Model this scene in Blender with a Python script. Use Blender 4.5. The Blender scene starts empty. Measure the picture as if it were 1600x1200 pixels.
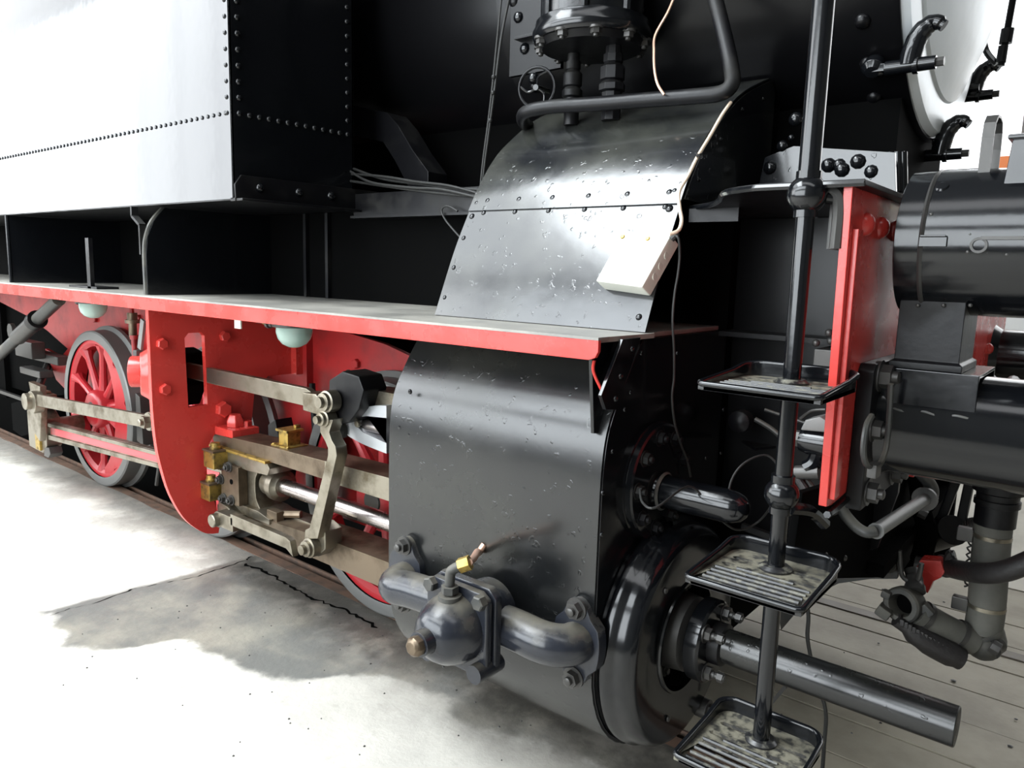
import bpy, bmesh, math, random
from mathutils import Vector as V, Matrix, geometry
PI = math.pi
R_ = random.Random(4)
sc = bpy.context.scene
COL = sc.collection

# ------------------------------------------------------------------ camera
CAM = V((0, -2.98, 1.6)); F = 1171.81
RX = V((0.77322759, 0.63352614, 0.02763556)); RD = V((0.11687806, -0.09954665, -0.98814472)); RF = V((-0.62326448, 0.76729075, -0.15101753))
cd = bpy.data.cameras.new('camera'); co = bpy.data.objects.new('camera', cd); COL.objects.link(co)
cd.sensor_width = 36; cd.lens = F / 1600 * 36; cd.clip_start = .05; cd.clip_end = 200
m4 = Matrix((RX, -RD, -RF)).transposed().to_4x4(); m4.translation = CAM
co.matrix_world = m4; sc.camera = co

# ------------------------------------------------------------------ world, lights, exposure
w = bpy.data.worlds.new('world'); sc.world = w; w.use_nodes = True
w.node_tree.nodes['Background'].inputs[0].default_value = (.85, .92, 1, 1)
w.node_tree.nodes['Background'].inputs[1].default_value = .1
sc.view_settings.view_transform = 'Standard'; sc.view_settings.look = 'None'
sc.view_settings.gamma = 1; sc.view_settings.use_curve_mapping = False
sc.view_settings.exposure = -0.72

def area(name, loc, aim, sx, sy, radiance, col=(1, 1, 1)):
    l = bpy.data.lights.new(name, 'AREA'); l.shape = 'RECTANGLE'; l.size = sx; l.size_y = sy
    l.energy = radiance * math.pi * sx * sy; l.color = col
    o = bpy.data.objects.new(name, l); COL.objects.link(o); o.location = loc
    z = -V(aim).normalized(); x = V((1, 0, 0)); y = z.cross(x)   # size runs along world x
    o.rotation_euler = Matrix((x, y, z)).transposed().to_euler()
    return o
# daylight entering through the shed's windows and rooflight, with added panels at the end and far wall
area('daylight_long_window', (-15.6, -6.4, 4.05), (0, 1, 0), 15.6, 5.1, 10.5, (.93, .97, 1))
area('daylight_side_window', (-3.9, -6.4, 2.3), (0, 1, 0), 7.4, 2.6, 12.0, (.88, .95, 1))
area('daylight_high_window', (-3.9, -6.4, 5.4), (0, 1, 0), 7.4, 2.2, 11.0, (.88, .95, 1))
area('daylight_rooflight_middle', (-4.0, -4.0, 6.55), (0, 0, -1), 2.7, 3.8, 34.0, (.90, .96, 1))
area('daylight_rooflight_front', (.7, -4.0, 6.55), (0, 0, -1), 6.8, 1.6, 5.0, (.95, .98, 1))
area('daylight_rooflight_rear', (-7.4, -3.8, 6.55), (0, 0, -1), 4.2, 4.6, 10.0, (.90, .96, 1))
area('added_tank_reflection_light', (-16.8, -5.2, 6.55), (0, 0, -1), 14.0, 2.4, 7.0, (.95, .98, 1))  # added panel, so the tank flank reflects white up to its top
area('added_far_wall_light', (-1.0, 6.1, 4.6), (0, -1, 0), 12.0, 3.7, 3.6, (1, 1, 1))  # added panel, glows in place of a bright white far wall

# ------------------------------------------------------------------ helpers
def AT(px, py, ax, v):
    """the world point seen at photo pixel px,py on the plane ax = v"""
    d = RX * ((px - 800) / F) + RD * ((py - 600) / F) + RF
    i = 'xyz'.index(ax)
    return CAM + d * ((v - CAM[i]) / d[i])

def basis(n):
    n = V(n).normalized()
    a = V((0, 0, 1)) if abs(n.z) < .9 else V((1, 0, 0))
    u = a.cross(n).normalized(); return u, n.cross(u), n

class MB:
    def __init__(s): s.b = bmesh.new()
    def box(s, x0, x1, y0, y1, z0, z1):
        vs = [s.b.verts.new((x, y, z)) for x in (x0, x1) for y in (y0, y1) for z in (z0, z1)]
        for f in ((0, 1, 3, 2), (4, 6, 7, 5), (0, 4, 5, 1), (2, 3, 7, 6), (0, 2, 6, 4), (1, 5, 7, 3)):
            s.b.faces.new([vs[i] for i in f])
        return s
    def bar(s, p, q, w, h, up=(0, 0, 1)):
        p, q = V(p), V(q); d = (q - p).normalized(); up = V(up)
        sd = d.cross(up).normalized(); u = sd.cross(d)
        vs = []
        for e in (p, q):
            for a, b in ((-1, -1), (1, -1), (1, 1), (-1, 1)):
                vs.append(s.b.verts.new(e + sd * (a * w / 2) + u * (b * h / 2)))
        s.b.faces.new(vs[0:4][::-1]); s.b.faces.new(vs[4:8])
        for i in range(4): s.b.faces.new((vs[i], vs[(i + 1) % 4], vs[4 + (i + 1) % 4], vs[4 + i]))
        return s
    def lathe(s, o, n, prof, seg=40, a0=0, capped=True):
        o = V(o); u, v, n = basis(n); rings = []
        for d, r in prof:
            if r < 1e-6: rings.append([s.b.verts.new(o + n * d)])
            else: rings.append([s.b.verts.new(o + n * d + (u * math.cos(a0 + 2 * PI * k / seg) + v * math.sin(a0 + 2 * PI * k / seg)) * r) for k in range(seg)])
        for A, B in zip(rings, rings[1:]):
            for k in range(seg):
                j = (k + 1) % seg
                if len(A) == 1 and len(B) == 1: continue
                if len(A) == 1: s.b.faces.new((A[0], B[k], B[j]))
                elif len(B) == 1: s.b.faces.new((A[k], A[j], B[0]))
                else: s.b.faces.new((A[k], A[j], B[j], B[k]))
        if capped:
            if len(rings[0]) > 1: s.b.faces.new(rings[0][::-1])
            if len(rings[-1]) > 1: s.b.faces.new(rings[-1])
        return s
    def cyl(s, p, q, r, r2=None, seg=24, a0=0):
        p, q = V(p), V(q); L = (q - p).length
        return s.lathe(p, q - p, [(0, r), (L, r if r2 is None else r2)], seg, a0)
    def ball(s, c, r, seg=20, n=(0, 0, 1), sq=1):
        k = seg // 2
        return s.lathe(c, n, [(-r * sq * math.cos(PI * i / k), r * math.sin(PI * i / k) if 0 < i < k else 0) for i in range(k + 1)], seg)
    def tube(s, pts, r, seg=10, sub=6, closed=False, flat=None):
        P = [V(p) for p in pts]
        if sub > 1:
            n = len(P); Q = []
            rng = range(n) if closed else range(n - 1)
            for i in rng:
                if closed: a, b, c, d = P[(i - 1) % n], P[i], P[(i + 1) % n], P[(i + 2) % n]
                else: a, b, c, d = P[max(i - 1, 0)], P[i], P[i + 1], P[min(i + 2, n - 1)]
                for k in range(sub):
                    t = k / sub
                    Q.append(.5 * ((2 * b) + (c - a) * t + (2 * a - 5 * b + 4 * c - d) * t * t + (3 * b - a - 3 * c + d) * t ** 3))
            if not closed: Q.append(P[-1])
            P = Q
        n = len(P); rings = []; u = None
        for i, p in enumerate(P):
            if closed: t = (P[(i + 1) % n] - P[i - 1]).normalized()
            else: t = (P[min(i + 1, n - 1)] - P[max(i - 1, 0)]).normalized()
            if u is None: u = basis(t)[0]
            u = (u - t * u.dot(t)).normalized(); v = t.cross(u)
            rr = r[min(int(i / n * len(r)), len(r) - 1)] if isinstance(r, (list, tuple)) else r
            rings.append([s.b.verts.new(p + (u * math.cos(2 * PI * k / seg) + v * math.sin(2 * PI * k / seg)) * rr) for k in range(seg)])
        pairs = list(zip(rings, rings[1:])) + ([(rings[-1], rings[0])] if closed else [])
        for A, B in pairs:
            for k in range(seg): s.b.faces.new((A[k], A[(k + 1) % seg], B[(k + 1) % seg], B[k]))
        if not closed: s.b.faces.new(rings[0][::-1]); s.b.faces.new(rings[-1])
        return s
    def prism(s, ax, poly, a, b, holes=()):
        """2-D outline (in the two other axes, in xyz order) extruded along ax from a to b, with holes"""
        i = 'xyz'.index(ax)
        def mk(p, c): q = list(p); q.insert(i, c); return V(q)
        loops = [list(poly)] + [list(h) for h in holes]
        flat = [p for l in loops for p in l]
        tr = geometry.tessellate_polygon([[V((p[0], p[1], 0)) for p in l] for l in loops])
        va = [s.b.verts.new(mk(p, a)) for p in flat]; vb = [s.b.verts.new(mk(p, b)) for p in flat]
        for t in tr:
            try: s.b.faces.new([va[k] for k in t]); s.b.faces.new([vb[k] for k in reversed(t)])
            except ValueError: pass
        o = 0
        for l in loops:
            n = len(l)
            for k in range(n):
                j = (k + 1) % n
                try: s.b.faces.new((va[o + k], va[o + j], vb[o + j], vb[o + k]))
                except ValueError: pass
            o += n
        return s
    def shell(s, outer, x0, x1, t=.006, nx=1):
        """sheet following the (y,z) profile, extruded along x"""
        n = len(outer); P = [V((0, y, z)) for y, z in outer]; inn = []
        for k in range(n):
            d = (P[min(k + 1, n - 1)] - P[max(k - 1, 0)]).normalized()
            inn.append(P[k] - V((0, -d.z, d.y)) * t)
        return s.prism('x', [(p.y, p.z) for p in P] + [(p.y, p.z) for p in reversed(inn)], x0, x1)
    def dent(s, amp, freq=3):
        from mathutils import noise
        s.b.normal_update()
        for v in s.b.verts: v.co += v.normal * amp * noise.noise(v.co * freq)
        return s
    def mesh(s, name, ang=32, bevel=0):
        b = s.b
        bmesh.ops.recalc_face_normals(b, faces=b.faces[:])
        if bevel:
            es = [e for e in b.edges if len(e.link_faces) == 2 and e.calc_face_angle(0) > .7]
            if es: bmesh.ops.bevel(b, geom=es, offset=bevel, segments=2, profile=.5, affect='EDGES', clamp_overlap=True)
        for f in b.faces: f.smooth = True
        for e in b.edges:
            if len(e.link_faces) == 2 and e.calc_face_angle(0) > math.radians(ang): e.smooth = False
        me = bpy.data.meshes.new(name); b.to_mesh(me); b.free(); return me

def thing(name, label, cat, loc=(0, 0, 0), group=None, kind=None):
    o = bpy.data.objects.new(name, None); COL.objects.link(o); o.location = loc; o.empty_display_size = .1
    if label: o['label'] = label
    if cat: o['category'] = cat
    if group: o['group'] = group
    o['kind'] = kind or 'thing'
    return o
def _par(o, parent):
    if parent is not None:
        o.parent = parent
        if parent.type == 'EMPTY': o.matrix_parent_inverse = Matrix.Translation(-V(parent.location))
        else: o.matrix_parent_inverse = parent.matrix_basis.inverted()
def obj(name, mb, mat, parent=None, bevel=0, ang=32, label=None, kind=None):
    me = mb.mesh(name, ang, bevel) if isinstance(mb, MB) else mb
    if not me.materials: me.materials.append(mat)
    o = bpy.data.objects.new(name, me); COL.objects.link(o); _par(o, parent)
    if bevel:
        wn_ = o.modifiers.new('weighted_normals', 'WEIGHTED_NORMAL'); wn_.mode = 'FACE_AREA'; wn_.weight = 100; wn_.keep_sharp = True
    if label: o['label'] = label
    if kind: o['kind'] = kind
    return o
def tag(o, label, cat, group=None):
    o['label'] = label; o['category'] = cat
    if group: o['group'] = group
    return o
def mat_at(pos, n, s=1.0, spin=0):
    u, v, n = basis(n)
    if spin: u, v = u * math.cos(spin) + v * math.sin(spin), -u * math.sin(spin) + v * math.cos(spin)
    M = Matrix((u * s, v * s, n * s)).transposed().to_4x4(); M.translation = V(pos); return M
_cache = {}
def inst(name, kind, mat, pos, n, s, parent, spin=None):
    key = (kind, mat.name)
    if key not in _cache:
        m = MB()
        if kind == 'rivet': m.lathe((0, 0, 0), (0, 0, 1), [(-.2, 1), (0, 1), (.35, .85), (.62, .5), (.72, 0)], 10)
        elif kind == 'bolt':   # hexagon nut with stud end
            m.cyl((0, 0, -.3), (0, 0, .12), 1.35, seg=18); m.cyl((0, 0, .12), (0, 0, .95), 1.0, seg=6); m.lathe((0, 0, .95), (0, 0, 1), [(0, .52), (.45, .52), (.55, .35), (.55, 0)], 10)
        elif kind == 'head':   # hexagon bolt head
            m.lathe((0, 0, -.3), (0, 0, 1), [(0, 1.0), (1.0, 1.0), (1.15, .82), (1.15, 0)], 6)
        elif kind == 'screw':
            m.lathe((0, 0, -.1), (0, 0, 1), [(0, 1), (.3, 1), (.6, .8), (.7, 0)], 12)
        me = m.mesh(kind, 40); me.materials.append(mat); _cache[key] = me
    o = bpy.data.objects.new(name, _cache[key]); COL.objects.link(o)
    o.matrix_basis = mat_at(pos, n, s, R_.uniform(0, 1) if spin is None else spin)
    if parent is not None:
        o.parent = parent
        o.matrix_parent_inverse = Matrix.Translation(-V(parent.location)) if parent.type == 'EMPTY' else parent.matrix_basis.inverted()
    return o

# ------------------------------------------------------------------ materials
def mat(name, col, rough=.4, metal=0, spec=.5, coat=0, bump=None, dust=None, emit=None, trans=0, rvar=0, pits=None):
    m = bpy.data.materials.new(name); m.use_nodes = True; nt = m.node_tree; N = nt.nodes; L = nt.links
    b = N['Principled BSDF']; I = b.inputs
    I['Base Color'].default_value = (*col, 1); I['Roughness'].default_value = rough; I['Metallic'].default_value = metal
    I['Specular IOR Level'].default_value = spec; I['Coat Weight'].default_value = coat; I['Coat Roughness'].default_value = .08
    I['Transmission Weight'].default_value = trans
    if emit: I['Emission Color'].default_value = (*emit[0], 1); I['Emission Strength'].default_value = emit[1]
    geo = N.new('ShaderNodeNewGeometry'); P = geo.outputs['Position']
    def noise(sc_, det=4, ro=.55):
        n = N.new('ShaderNodeTexNoise'); n.inputs['Scale'].default_value = sc_; n.inputs['Detail'].default_value = det; n.inputs['Roughness'].default_value = ro
        L.new(P, n.inputs['Vector']); return n.outputs['Fac']
    def ramp(src, a, c, lo=0, hi=1):
        r = N.new('ShaderNodeMapRange'); r.inputs[1].default_value = a; r.inputs[2].default_value = c; r.inputs[3].default_value = lo; r.inputs[4].default_value = hi
        r.interpolation_type = 'SMOOTHSTEP'; L.new(src, r.inputs[0]); return r.outputs[0]
    last = None
    if dust:   # (colour, scale, low, high, upward bias, rough of dust)
        dc, ds, a, c, up, dr = dust
        f = noise(ds, 6, .6)
        if up:
            sx = N.new('ShaderNodeSeparateXYZ'); L.new(geo.outputs['Normal'], sx.inputs[0])
            mm = N.new('ShaderNodeMath'); mm.operation = 'MULTIPLY_ADD'; mm.inputs[1].default_value = up
            L.new(sx.outputs[2], mm.inputs[0]); L.new(f, mm.inputs[2]); f = mm.outputs[0]
        fac = ramp(f, a, c)
        mx = N.new('ShaderNodeMix'); mx.data_type = 'RGBA'; mx.inputs[6].default_value = (*col, 1); mx.inputs[7].default_value = (*dc, 1)
        L.new(fac, mx.inputs[0]); L.new(mx.outputs[2], I['Base Color'])
        r2 = N.new('ShaderNodeMix'); r2.data_type = 'FLOAT'; r2.inputs[2].default_value = rough; r2.inputs[3].default_value = dr
        L.new(fac, r2.inputs[0]); last = r2.outputs[0]; L.new(last, I['Roughness'])
    elif rvar:
        L.new(ramp(noise(7, 5), .3, .7, rough - rvar, rough + rvar), I['Roughness'])
    hs = []
    if bump:
        for s_, k in bump: hs.append((noise(s_, 3), k))
    if pits:   # sparse raised blobs in the paint
        hs.append((ramp(noise(pits[0], 2, .5), pits[1], pits[1] + .06), pits[2]))
    if hs:
        prev = None
        for h, k in hs:
            bp = N.new('ShaderNodeBump'); bp.inputs['Strength'].default_value = 1; bp.inputs['Distance'].default_value = k
            L.new(h, bp.inputs['Height'])
            if prev: L.new(prev, bp.inputs['Normal'])
            prev = bp.outputs[0]
        L.new(prev, I['Normal'])
    return m
BLK = mat('black_gloss_paint', (.004, .0045, .0055), .14, bump=[(12, .0004), (80, .00006)], rvar=.04)
BLKD = mat('black_dull_shade_paint', (.004, .004, .005), .38, spec=.25, bump=[(25, .001)], dust=((.014, .0135, .012), 5, .45, .75, .1, .7))  # sheen lowered so black parts lying in shade stay dark
CAS = mat('casing_black_paint', (.007, .008, .010), .13, spec=.68, bump=[(3.2, .0020), (22, .00012), (110, .000012)], dust=((.035, .036, .03), 3.2, .40, .85, .16, .22), pits=(38, .645, .00045))
CAS2 = mat('cylinder_casing_paint', (.005, .0055, .006), .23, spec=.62, bump=[(3, .0012), (22, .0002), (110, .00004)], dust=((.014, .014, .011), 3.0, .42, .85, .1, .34), pits=(38, .64, .0005))
TNK = mat('tank_black_paint', (.008, .009, .012), .07, bump=[(4, .0008)])
DKB = mat('black_boiler_paint', (.003, .003, .0035), .28, spec=.22, bump=[(6, .0008)])
DEEP = mat('deep_shade_black', (.002, .002, .002), .8, spec=.02)  # near-black without sheen, shade of the recesses put into the colour
RED = mat('red_gloss_paint', (.52, .042, .034), .28, bump=[(6, .001), (60, .00025)], rvar=.08)
REDD = mat('red_frame_paint', (.34, .013, .013), .38, bump=[(20, .001)], dust=((.12, .008, .008), 4, .4, .8, 0, .5))
REDW = mat('red_wheel_paint', (.37, .016, .022), .34, bump=[(30, .0008)])
STL = mat('oiled_bright_steel', (.28, .255, .205), .32, metal=.9, dust=((.10, .08, .05), 7, .42, .72, .06, .5), bump=[(60, .0003)])
STB = mat('brown_oiled_steel', (.17, .13, .09), .4, metal=.75, dust=((.05, .034, .02), 5, .38, .68, 0, .5), bump=[(60, .0003)])
ROD = mat('polished_rod_steel', (.48, .44, .43), .28, metal=1, rvar=.05)
TYR = mat('grey_tyre_steel', (.13, .13, .125), .45, metal=.3, bump=[(50, .0005)])
DST = mat('dark_steel', (.06, .058, .055), .4, metal=.5, bump=[(40, .0006)])
BRS = mat('dull_brass', (.42, .29, .075), .38, metal=.8, dust=((.10, .07, .03), 25, .45, .7, 0, .6))
COP = mat('bare_copper', (.72, .45, .33), .35, metal=.75)
CRM = mat('cream_plastic', (.76, .77, .68), .42)
BRD = mat('grey_dusty_board', (.17, .165, .15), .42, dust=((.27, .26, .23), 4, .35, .65, 0, .5), bump=[(30, .001)])
CST = mat('silvery_casting', (.42, .44, .46), .33, metal=.7, bump=[(25, .0008)])
SLV = mat('silver_paint', (.80, .84, .87), .4, metal=.25, bump=[(5, .004)])
GLS = mat('green_tinted_glass', (.45, .62, .55), .12, spec=.8, trans=.35)
RUB = mat('grey_rubber_hose', (.055, .055, .048), .55, bump=[(60, .0006)], dust=((.10, .097, .083), 6, .35, .7, .1, .7))
RUBK = mat('black_rubber', (.02, .018, .018), .5, bump=[(70, .002)])
GRN = mat('dark_grey_casting', (.028, .029, .028), .42, bump=[(40, .0008)], dust=((.085, .08, .066), 9, .4, .75, .25, .65))
BYP = mat('bypass_black_paint', (.016, .018, .024), .2, bump=[(30, .0006)], dust=((.10, .092, .072), 7, .66, 1.05, .4, .5))
TRDB = mat('worn_tread_rib', (.012, .012, .013), .3, dust=((.12, .115, .09), 45, .50, .70, .05, .6))
TRD = mat('dusty_tread', (.016, .016, .016), .35, dust=((.15, .14, .105), 42, .44, .70, .10, .6), bump=[(150, .0006)])
ORG = mat('orange_paint', (.85, .22, .04), .5)
YEL = mat('yellow_band', (.75, .5, .16), .5)
WALD = mat('dimmed_wall_paint', (.2, .2, .19), .8, bump=[(8, .003)])  # unseen walls toned down so they bounce less light
CEI = mat('ceiling_paint', (.12, .12, .12), .8)
WHN = mat('far_wall_paint', (.84, .84, .83), .8)
RAILD = mat('dull_rail_steel', (.11, .09, .07), .5, dust=((.16, .14, .11), 8, .4, .7, 0, .7))
RUST = mat('rusty_rail', (.13, .075, .05), .6, dust=((.07, .05, .038), 12, .4, .7, 0, .7))
CABW = mat('beige_cable', (.62, .48, .36), .5)
CABK = mat('grey_cable', (.022, .022, .021), .5, spec=.3)
PINK = mat('worn_red_fluting', (.60, .06, .07), .32)
LIT = mat('lit_frosted_glass', (.9, .92, .95), .5, emit=((.95, .98, 1), 1.6))

# concrete with oil soaked zone
def floor_material():
    m = bpy.data.materials.new('worn_concrete'); m.use_nodes = True; N = m.node_tree.nodes; L = m.node_tree.links
    b = N['Principled BSDF']; g = N.new('ShaderNodeNewGeometry'); P = g.outputs['Position']
    def noise(s, d=5, r=.6):
        n = N.new('ShaderNodeTexNoise'); n.inputs['Scale'].default_value = s; n.inputs['Detail'].default_value = d; n.inputs['Roughness'].default_value = r; L.new(P, n.inputs['Vector']); return n.outputs['Fac']
    def mth(op, a, c, cl=False):
        n = N.new('ShaderNodeMath'); n.operation = op; n.use_clamp = cl
        for i, q in enumerate((a, c)):
            if isinstance(q, (int, float)): n.inputs[i].default_value = q
            else: L.new(q, n.inputs[i])
        return n.outputs[0]
    def sm(src, a, c):
        r = N.new('ShaderNodeMapRange'); r.interpolation_type = 'SMOOTHSTEP'; r.inputs[1].default_value = a; r.inputs[2].default_value = c; L.new(src, r.inputs[0]); return r.outputs[0]
    def mix(f, a, c):
        x = N.new('ShaderNodeMix'); x.data_type = 'RGBA'; L.new(f, x.inputs[0])
        for i, q in ((6, a), (7, c)):
            if isinstance(q, tuple): x.inputs[i].default_value = (*q, 1)
            else: L.new(q, x.inputs[i])
        return x.outputs[2]
    s = N.new('ShaderNodeSeparateXYZ'); L.new(P, s.inputs[0]); X, Y = s.outputs[0], s.outputs[1]
    base = mix(sm(noise(1.6), .35, .7), (.56, .535, .48), (.44, .42, .38))
    base = mix(sm(noise(9, 8, .7), .52, .75), base, (.36, .34, .30))
    # edge of the oil stain, as y over x
    cr = N.new('ShaderNodeFloatCurve'); c = cr.mapping.curves[0]
    pts = [(-3.7, -1.84), (-3.13, -1.80), (-2.93, -1.54), (-2.73, -1.48), (-2.5, -1.46), (-2.3, -1.36), (-2.2, -1.22), (-1.9, -1.14), (-1.5, -1.10), (-1.0, -1.02)]
    T = lambda x, y: ((x + 3.7) / 2.7, (y + 2) / 1.2)
    while len(c.points) < len(pts): c.points.new(.5, .5)
    for p, q in zip(c.points, pts): p.location = T(*q); p.handle_type = 'AUTO'
    cr.mapping.update()
    wob = mth('MULTIPLY', mth('SUBTRACT', noise(3.2, 6), .5), .34)
    L.new(mth('DIVIDE', mth('ADD', X, 3.7), 2.7, True), cr.inputs['Value'])
    edge = mth('SUBTRACT', mth('MULTIPLY', cr.outputs[0], 1.2), 2.0)
    dy = mth('ADD', mth('SUBTRACT', Y, edge), wob)
    # left limit follows the crack in the slab
    crack = mth('ADD', mth('MULTIPLY', mth('ADD', Y, 1.76), .12), -3.66)
    dx = mth('SUBTRACT', X, crack)
    left = sm(mth('ADD', dx, mth('MULTIPLY', wob, .25)), -.03, .02)
    stain = mth('MULTIPLY', sm(dy, -.03, .03), left)
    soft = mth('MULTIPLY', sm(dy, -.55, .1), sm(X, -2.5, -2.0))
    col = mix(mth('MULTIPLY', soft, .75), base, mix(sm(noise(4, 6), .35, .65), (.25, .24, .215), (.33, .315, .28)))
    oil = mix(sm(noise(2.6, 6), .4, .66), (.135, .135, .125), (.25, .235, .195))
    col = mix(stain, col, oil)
    # darker strip along the rail, with grease patches
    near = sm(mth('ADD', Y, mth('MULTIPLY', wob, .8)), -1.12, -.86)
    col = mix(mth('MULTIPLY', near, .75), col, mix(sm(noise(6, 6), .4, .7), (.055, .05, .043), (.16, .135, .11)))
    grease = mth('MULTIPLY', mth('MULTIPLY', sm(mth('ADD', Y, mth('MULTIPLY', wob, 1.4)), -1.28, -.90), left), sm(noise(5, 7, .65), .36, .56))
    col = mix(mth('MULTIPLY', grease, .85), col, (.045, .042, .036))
    # patches of damp beside the crack, towards the rear
    dm = mth('MULTIPLY', sm(noise(2.1, 5), .5, .62), sm(Y, -1.35, -.95))
    col = mix(mth('MULTIPLY', dm, .6), col, (.2, .185, .16))
    L.new(col, b.inputs['Base Color'])
    rr = N.new('ShaderNodeMix'); rr.data_type = 'FLOAT'; rr.inputs[2].default_value = .62; rr.inputs[3].default_value = .38; L.new(stain, rr.inputs[0]); L.new(rr.outputs[0], b.inputs['Roughness'])
    bp = N.new('ShaderNodeBump'); bp.inputs['Distance'].default_value = .006; bp.inputs['Strength'].default_value = .6; L.new(noise(14, 8, .7), bp.inputs['Height']); L.new(bp.outputs[0], b.inputs['Normal'])
    return m
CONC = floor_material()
CONC2 = mat('plain_concrete', (.50, .475, .41), .6, dust=((.38, .36, .31), 2, .4, .7, 0, .6), bump=[(14, .002)])
WOOD = mat('floor_board_wood', (.31, .28, .215), .6, dust=((.21, .185, .14), 3, .35, .7, 0, .6), bump=[(40, .001)])

# ------------------------------------------------------------------ the setting
rs = random.Random(2)
m = MB()
edge = [(9, -.80)] + [(9 - i * .25, -.795 + rs.uniform(-.012, .012)) for i in range(1, 125)] + [(-24, -.80)]
m.prism('z', [(9, -6.6), (-24, -6.6)] + edge[::-1], -.16, 0)
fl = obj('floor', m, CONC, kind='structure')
obj('track_bed', MB().box(-24, 9, -.80, 6.4, -.30, -.17), DEEP, fl, kind='structure')
obj('floor_slab', MB().box(-24, 9, 1.65, 6.4, -.16, 0), CONC2, fl, kind='structure')
# crack across the slab
ck = MB(); P = [AT(a, b, 'z', 0) for a, b in ((58, 968), (110, 951), (160, 939), (205, 921), (255, 911), (300, 903), (345, 888), (385, 875), (392, 869))]
Q = []
for a, b in zip(P, P[1:]):
    for k in range(6): q = a.lerp(b, k / 6); Q.append(q + V((rs.uniform(-.006, .006), rs.uniform(-.006, .006), 0)))
wd = [.001 + .0045 * min(1, i / 20) * rs.uniform(.4, 1.3) for i in range(len(Q))]
vs = [(ck.b.verts.new((q.x, q.y - ww, .0015)), ck.b.verts.new((q.x + ww, q.y + ww, .0015))) for q, ww in zip(Q, wd)]
for a, b in zip(vs, vs[1:]): ck.b.faces.new((a[0], b[0], b[1], a[1]))
obj('crack', ck, DEEP, fl)
ck = MB(); P = [V((x, -.90 + .012 * math.sin(x * 9) + rs.uniform(-.012, .012), .0015)) for x in [-3.5 + .025 * i for i in range(44)]]
vs = [(ck.b.verts.new((q.x, q.y - .012 * rs.random(), q.z)), ck.b.verts.new((q.x, q.y + .014 * rs.random(), q.z))) for q in P]
for a, b in zip(vs, vs[1:]): ck.b.faces.new((a[0], b[0], b[1], a[1]))
obj('crack', ck, DEEP, fl)
# boards between and beyond the rails
ys = [-.66, -.44, -.20, .075, .34, .61, .88, 1.14, 1.40, 1.645]
for a, b in zip(ys, ys[1:]):
    x = -3.2 + rs.uniform(0, 1)
    while x < 4:
        L_ = rs.uniform(2.6, 4.2)
        obj('plank', MB().box(x, x + L_ - .006, a, b - .007, -.07, -.002 + rs.uniform(-.004, .002)), WOOD, fl, bevel=.002)
        x += L_
dm = MB()
for k in range(26):
    x, y = rs.uniform(-.9, 0), rs.uniform(-.6, 1.2); s = rs.uniform(.003, .012)
    dm.lathe((x, y, .001), (0, 0, 1), [(0, s), (.003, s * .6), (.004, 0)], 5, rs.random())
for k in range(60):
    x, y = rs.uniform(-3.4, -1), rs.uniform(-2.0, -.9); s = rs.uniform(.002, .005)
    dm.lathe((x, y, .0), (0, 0, 1), [(0, s), (.003, s * .6), (.004, 0)], 5, rs.random())
o = obj('grit', dm, DST, kind='stuff'); o['label'] = 'small dark chips and crumbs scattered over the concrete and floor boards'; o['category'] = 'debris'
rl = thing('rail', 'rusty rail sunk in the floor under the near wheels', 'rail', (-3, -.755, 0))
obj('rail_head', MB().box(-24, 9, -.79, -.72, -.05, 0).box(-24, 9, -.765, -.745, -.16, -.05), RUST, rl, bevel=.004)
obj('guard_strip', MB().box(-24, 9, -.672, -.662, -.15, -.004), RUST, rl)
rl = thing('rail', 'far rail, set in the boards beyond the black plough plate', 'rail', (-3, .755, 0))
obj('rail_head', MB().box(-24, 9, .745, .815, -.05, .006).box(-24, 9, .77, .79, -.16, -.05), RAILD, rl, bevel=.004)

H = 6.7
obj('ceiling', MB().box(-24.2, 9.2, -6.8, 6.6, H, H + .1), CEI, kind='structure')
obj('wall_south', MB().box(-24.2, 9.2, -6.8, -6.6, -.2, H), WALD, kind='structure')
obj('wall_west', MB().box(-24.4, -24.2, -6.8, 6.6, -.2, H), WALD, kind='structure')
obj('wall_east', MB().box(9.2, 9.4, -6.8, 6.6, -.2, H), WALD, kind='structure')
wn = obj('wall_north', MB().box(-24.2, 9.2, 6.4, 6.6, -.2, H), WHN, kind='structure')
def window(i, x0, x1, y, z0, z1, n):
    t = thing('window_%d' % i, None, None, ((x0 + x1) / 2, y, z0), kind='structure')
    s = 1 if y > 0 else -1
    fr = MB()
    for a, b, c, d in ((x0 - .08, x1 + .08, z0 - .08, z0), (x0 - .08, x1 + .08, z1, z1 + .08), (x0 - .08, x0, z0, z1), (x1, x1 + .08, z0, z1)):
        fr.box(a, b, y - .05, y + .05, c, d)
    obj('window_frame', fr, DST, t)
    for k in range(n):
        a = x0 + (x1 - x0) * k / n; b = x0 + (x1 - x0) * (k + 1) / n
        obj('pane', MB().box(a + .02, b - .02, y + s * .12, y + s * .13, z0, z1), LIT, t)
        if k: obj('glazing_bar', MB().box(a - .02, a + .02, y + s * .02, y + s * .06, z0, z1), WALD, t)
window(1, -23.4, -7.8, -6.45, 1.7, 6.5, 12)
window(2, -7.6, -.2, -6.45, 1.0, 3.6, 6)
window(4, -7.6, -.2, -6.45, 4.3, 6.5, 6)
window(3, -7, 5, 6.15, 2.75, 6.45, 8)  # added glowing window, makes the far background white
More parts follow.
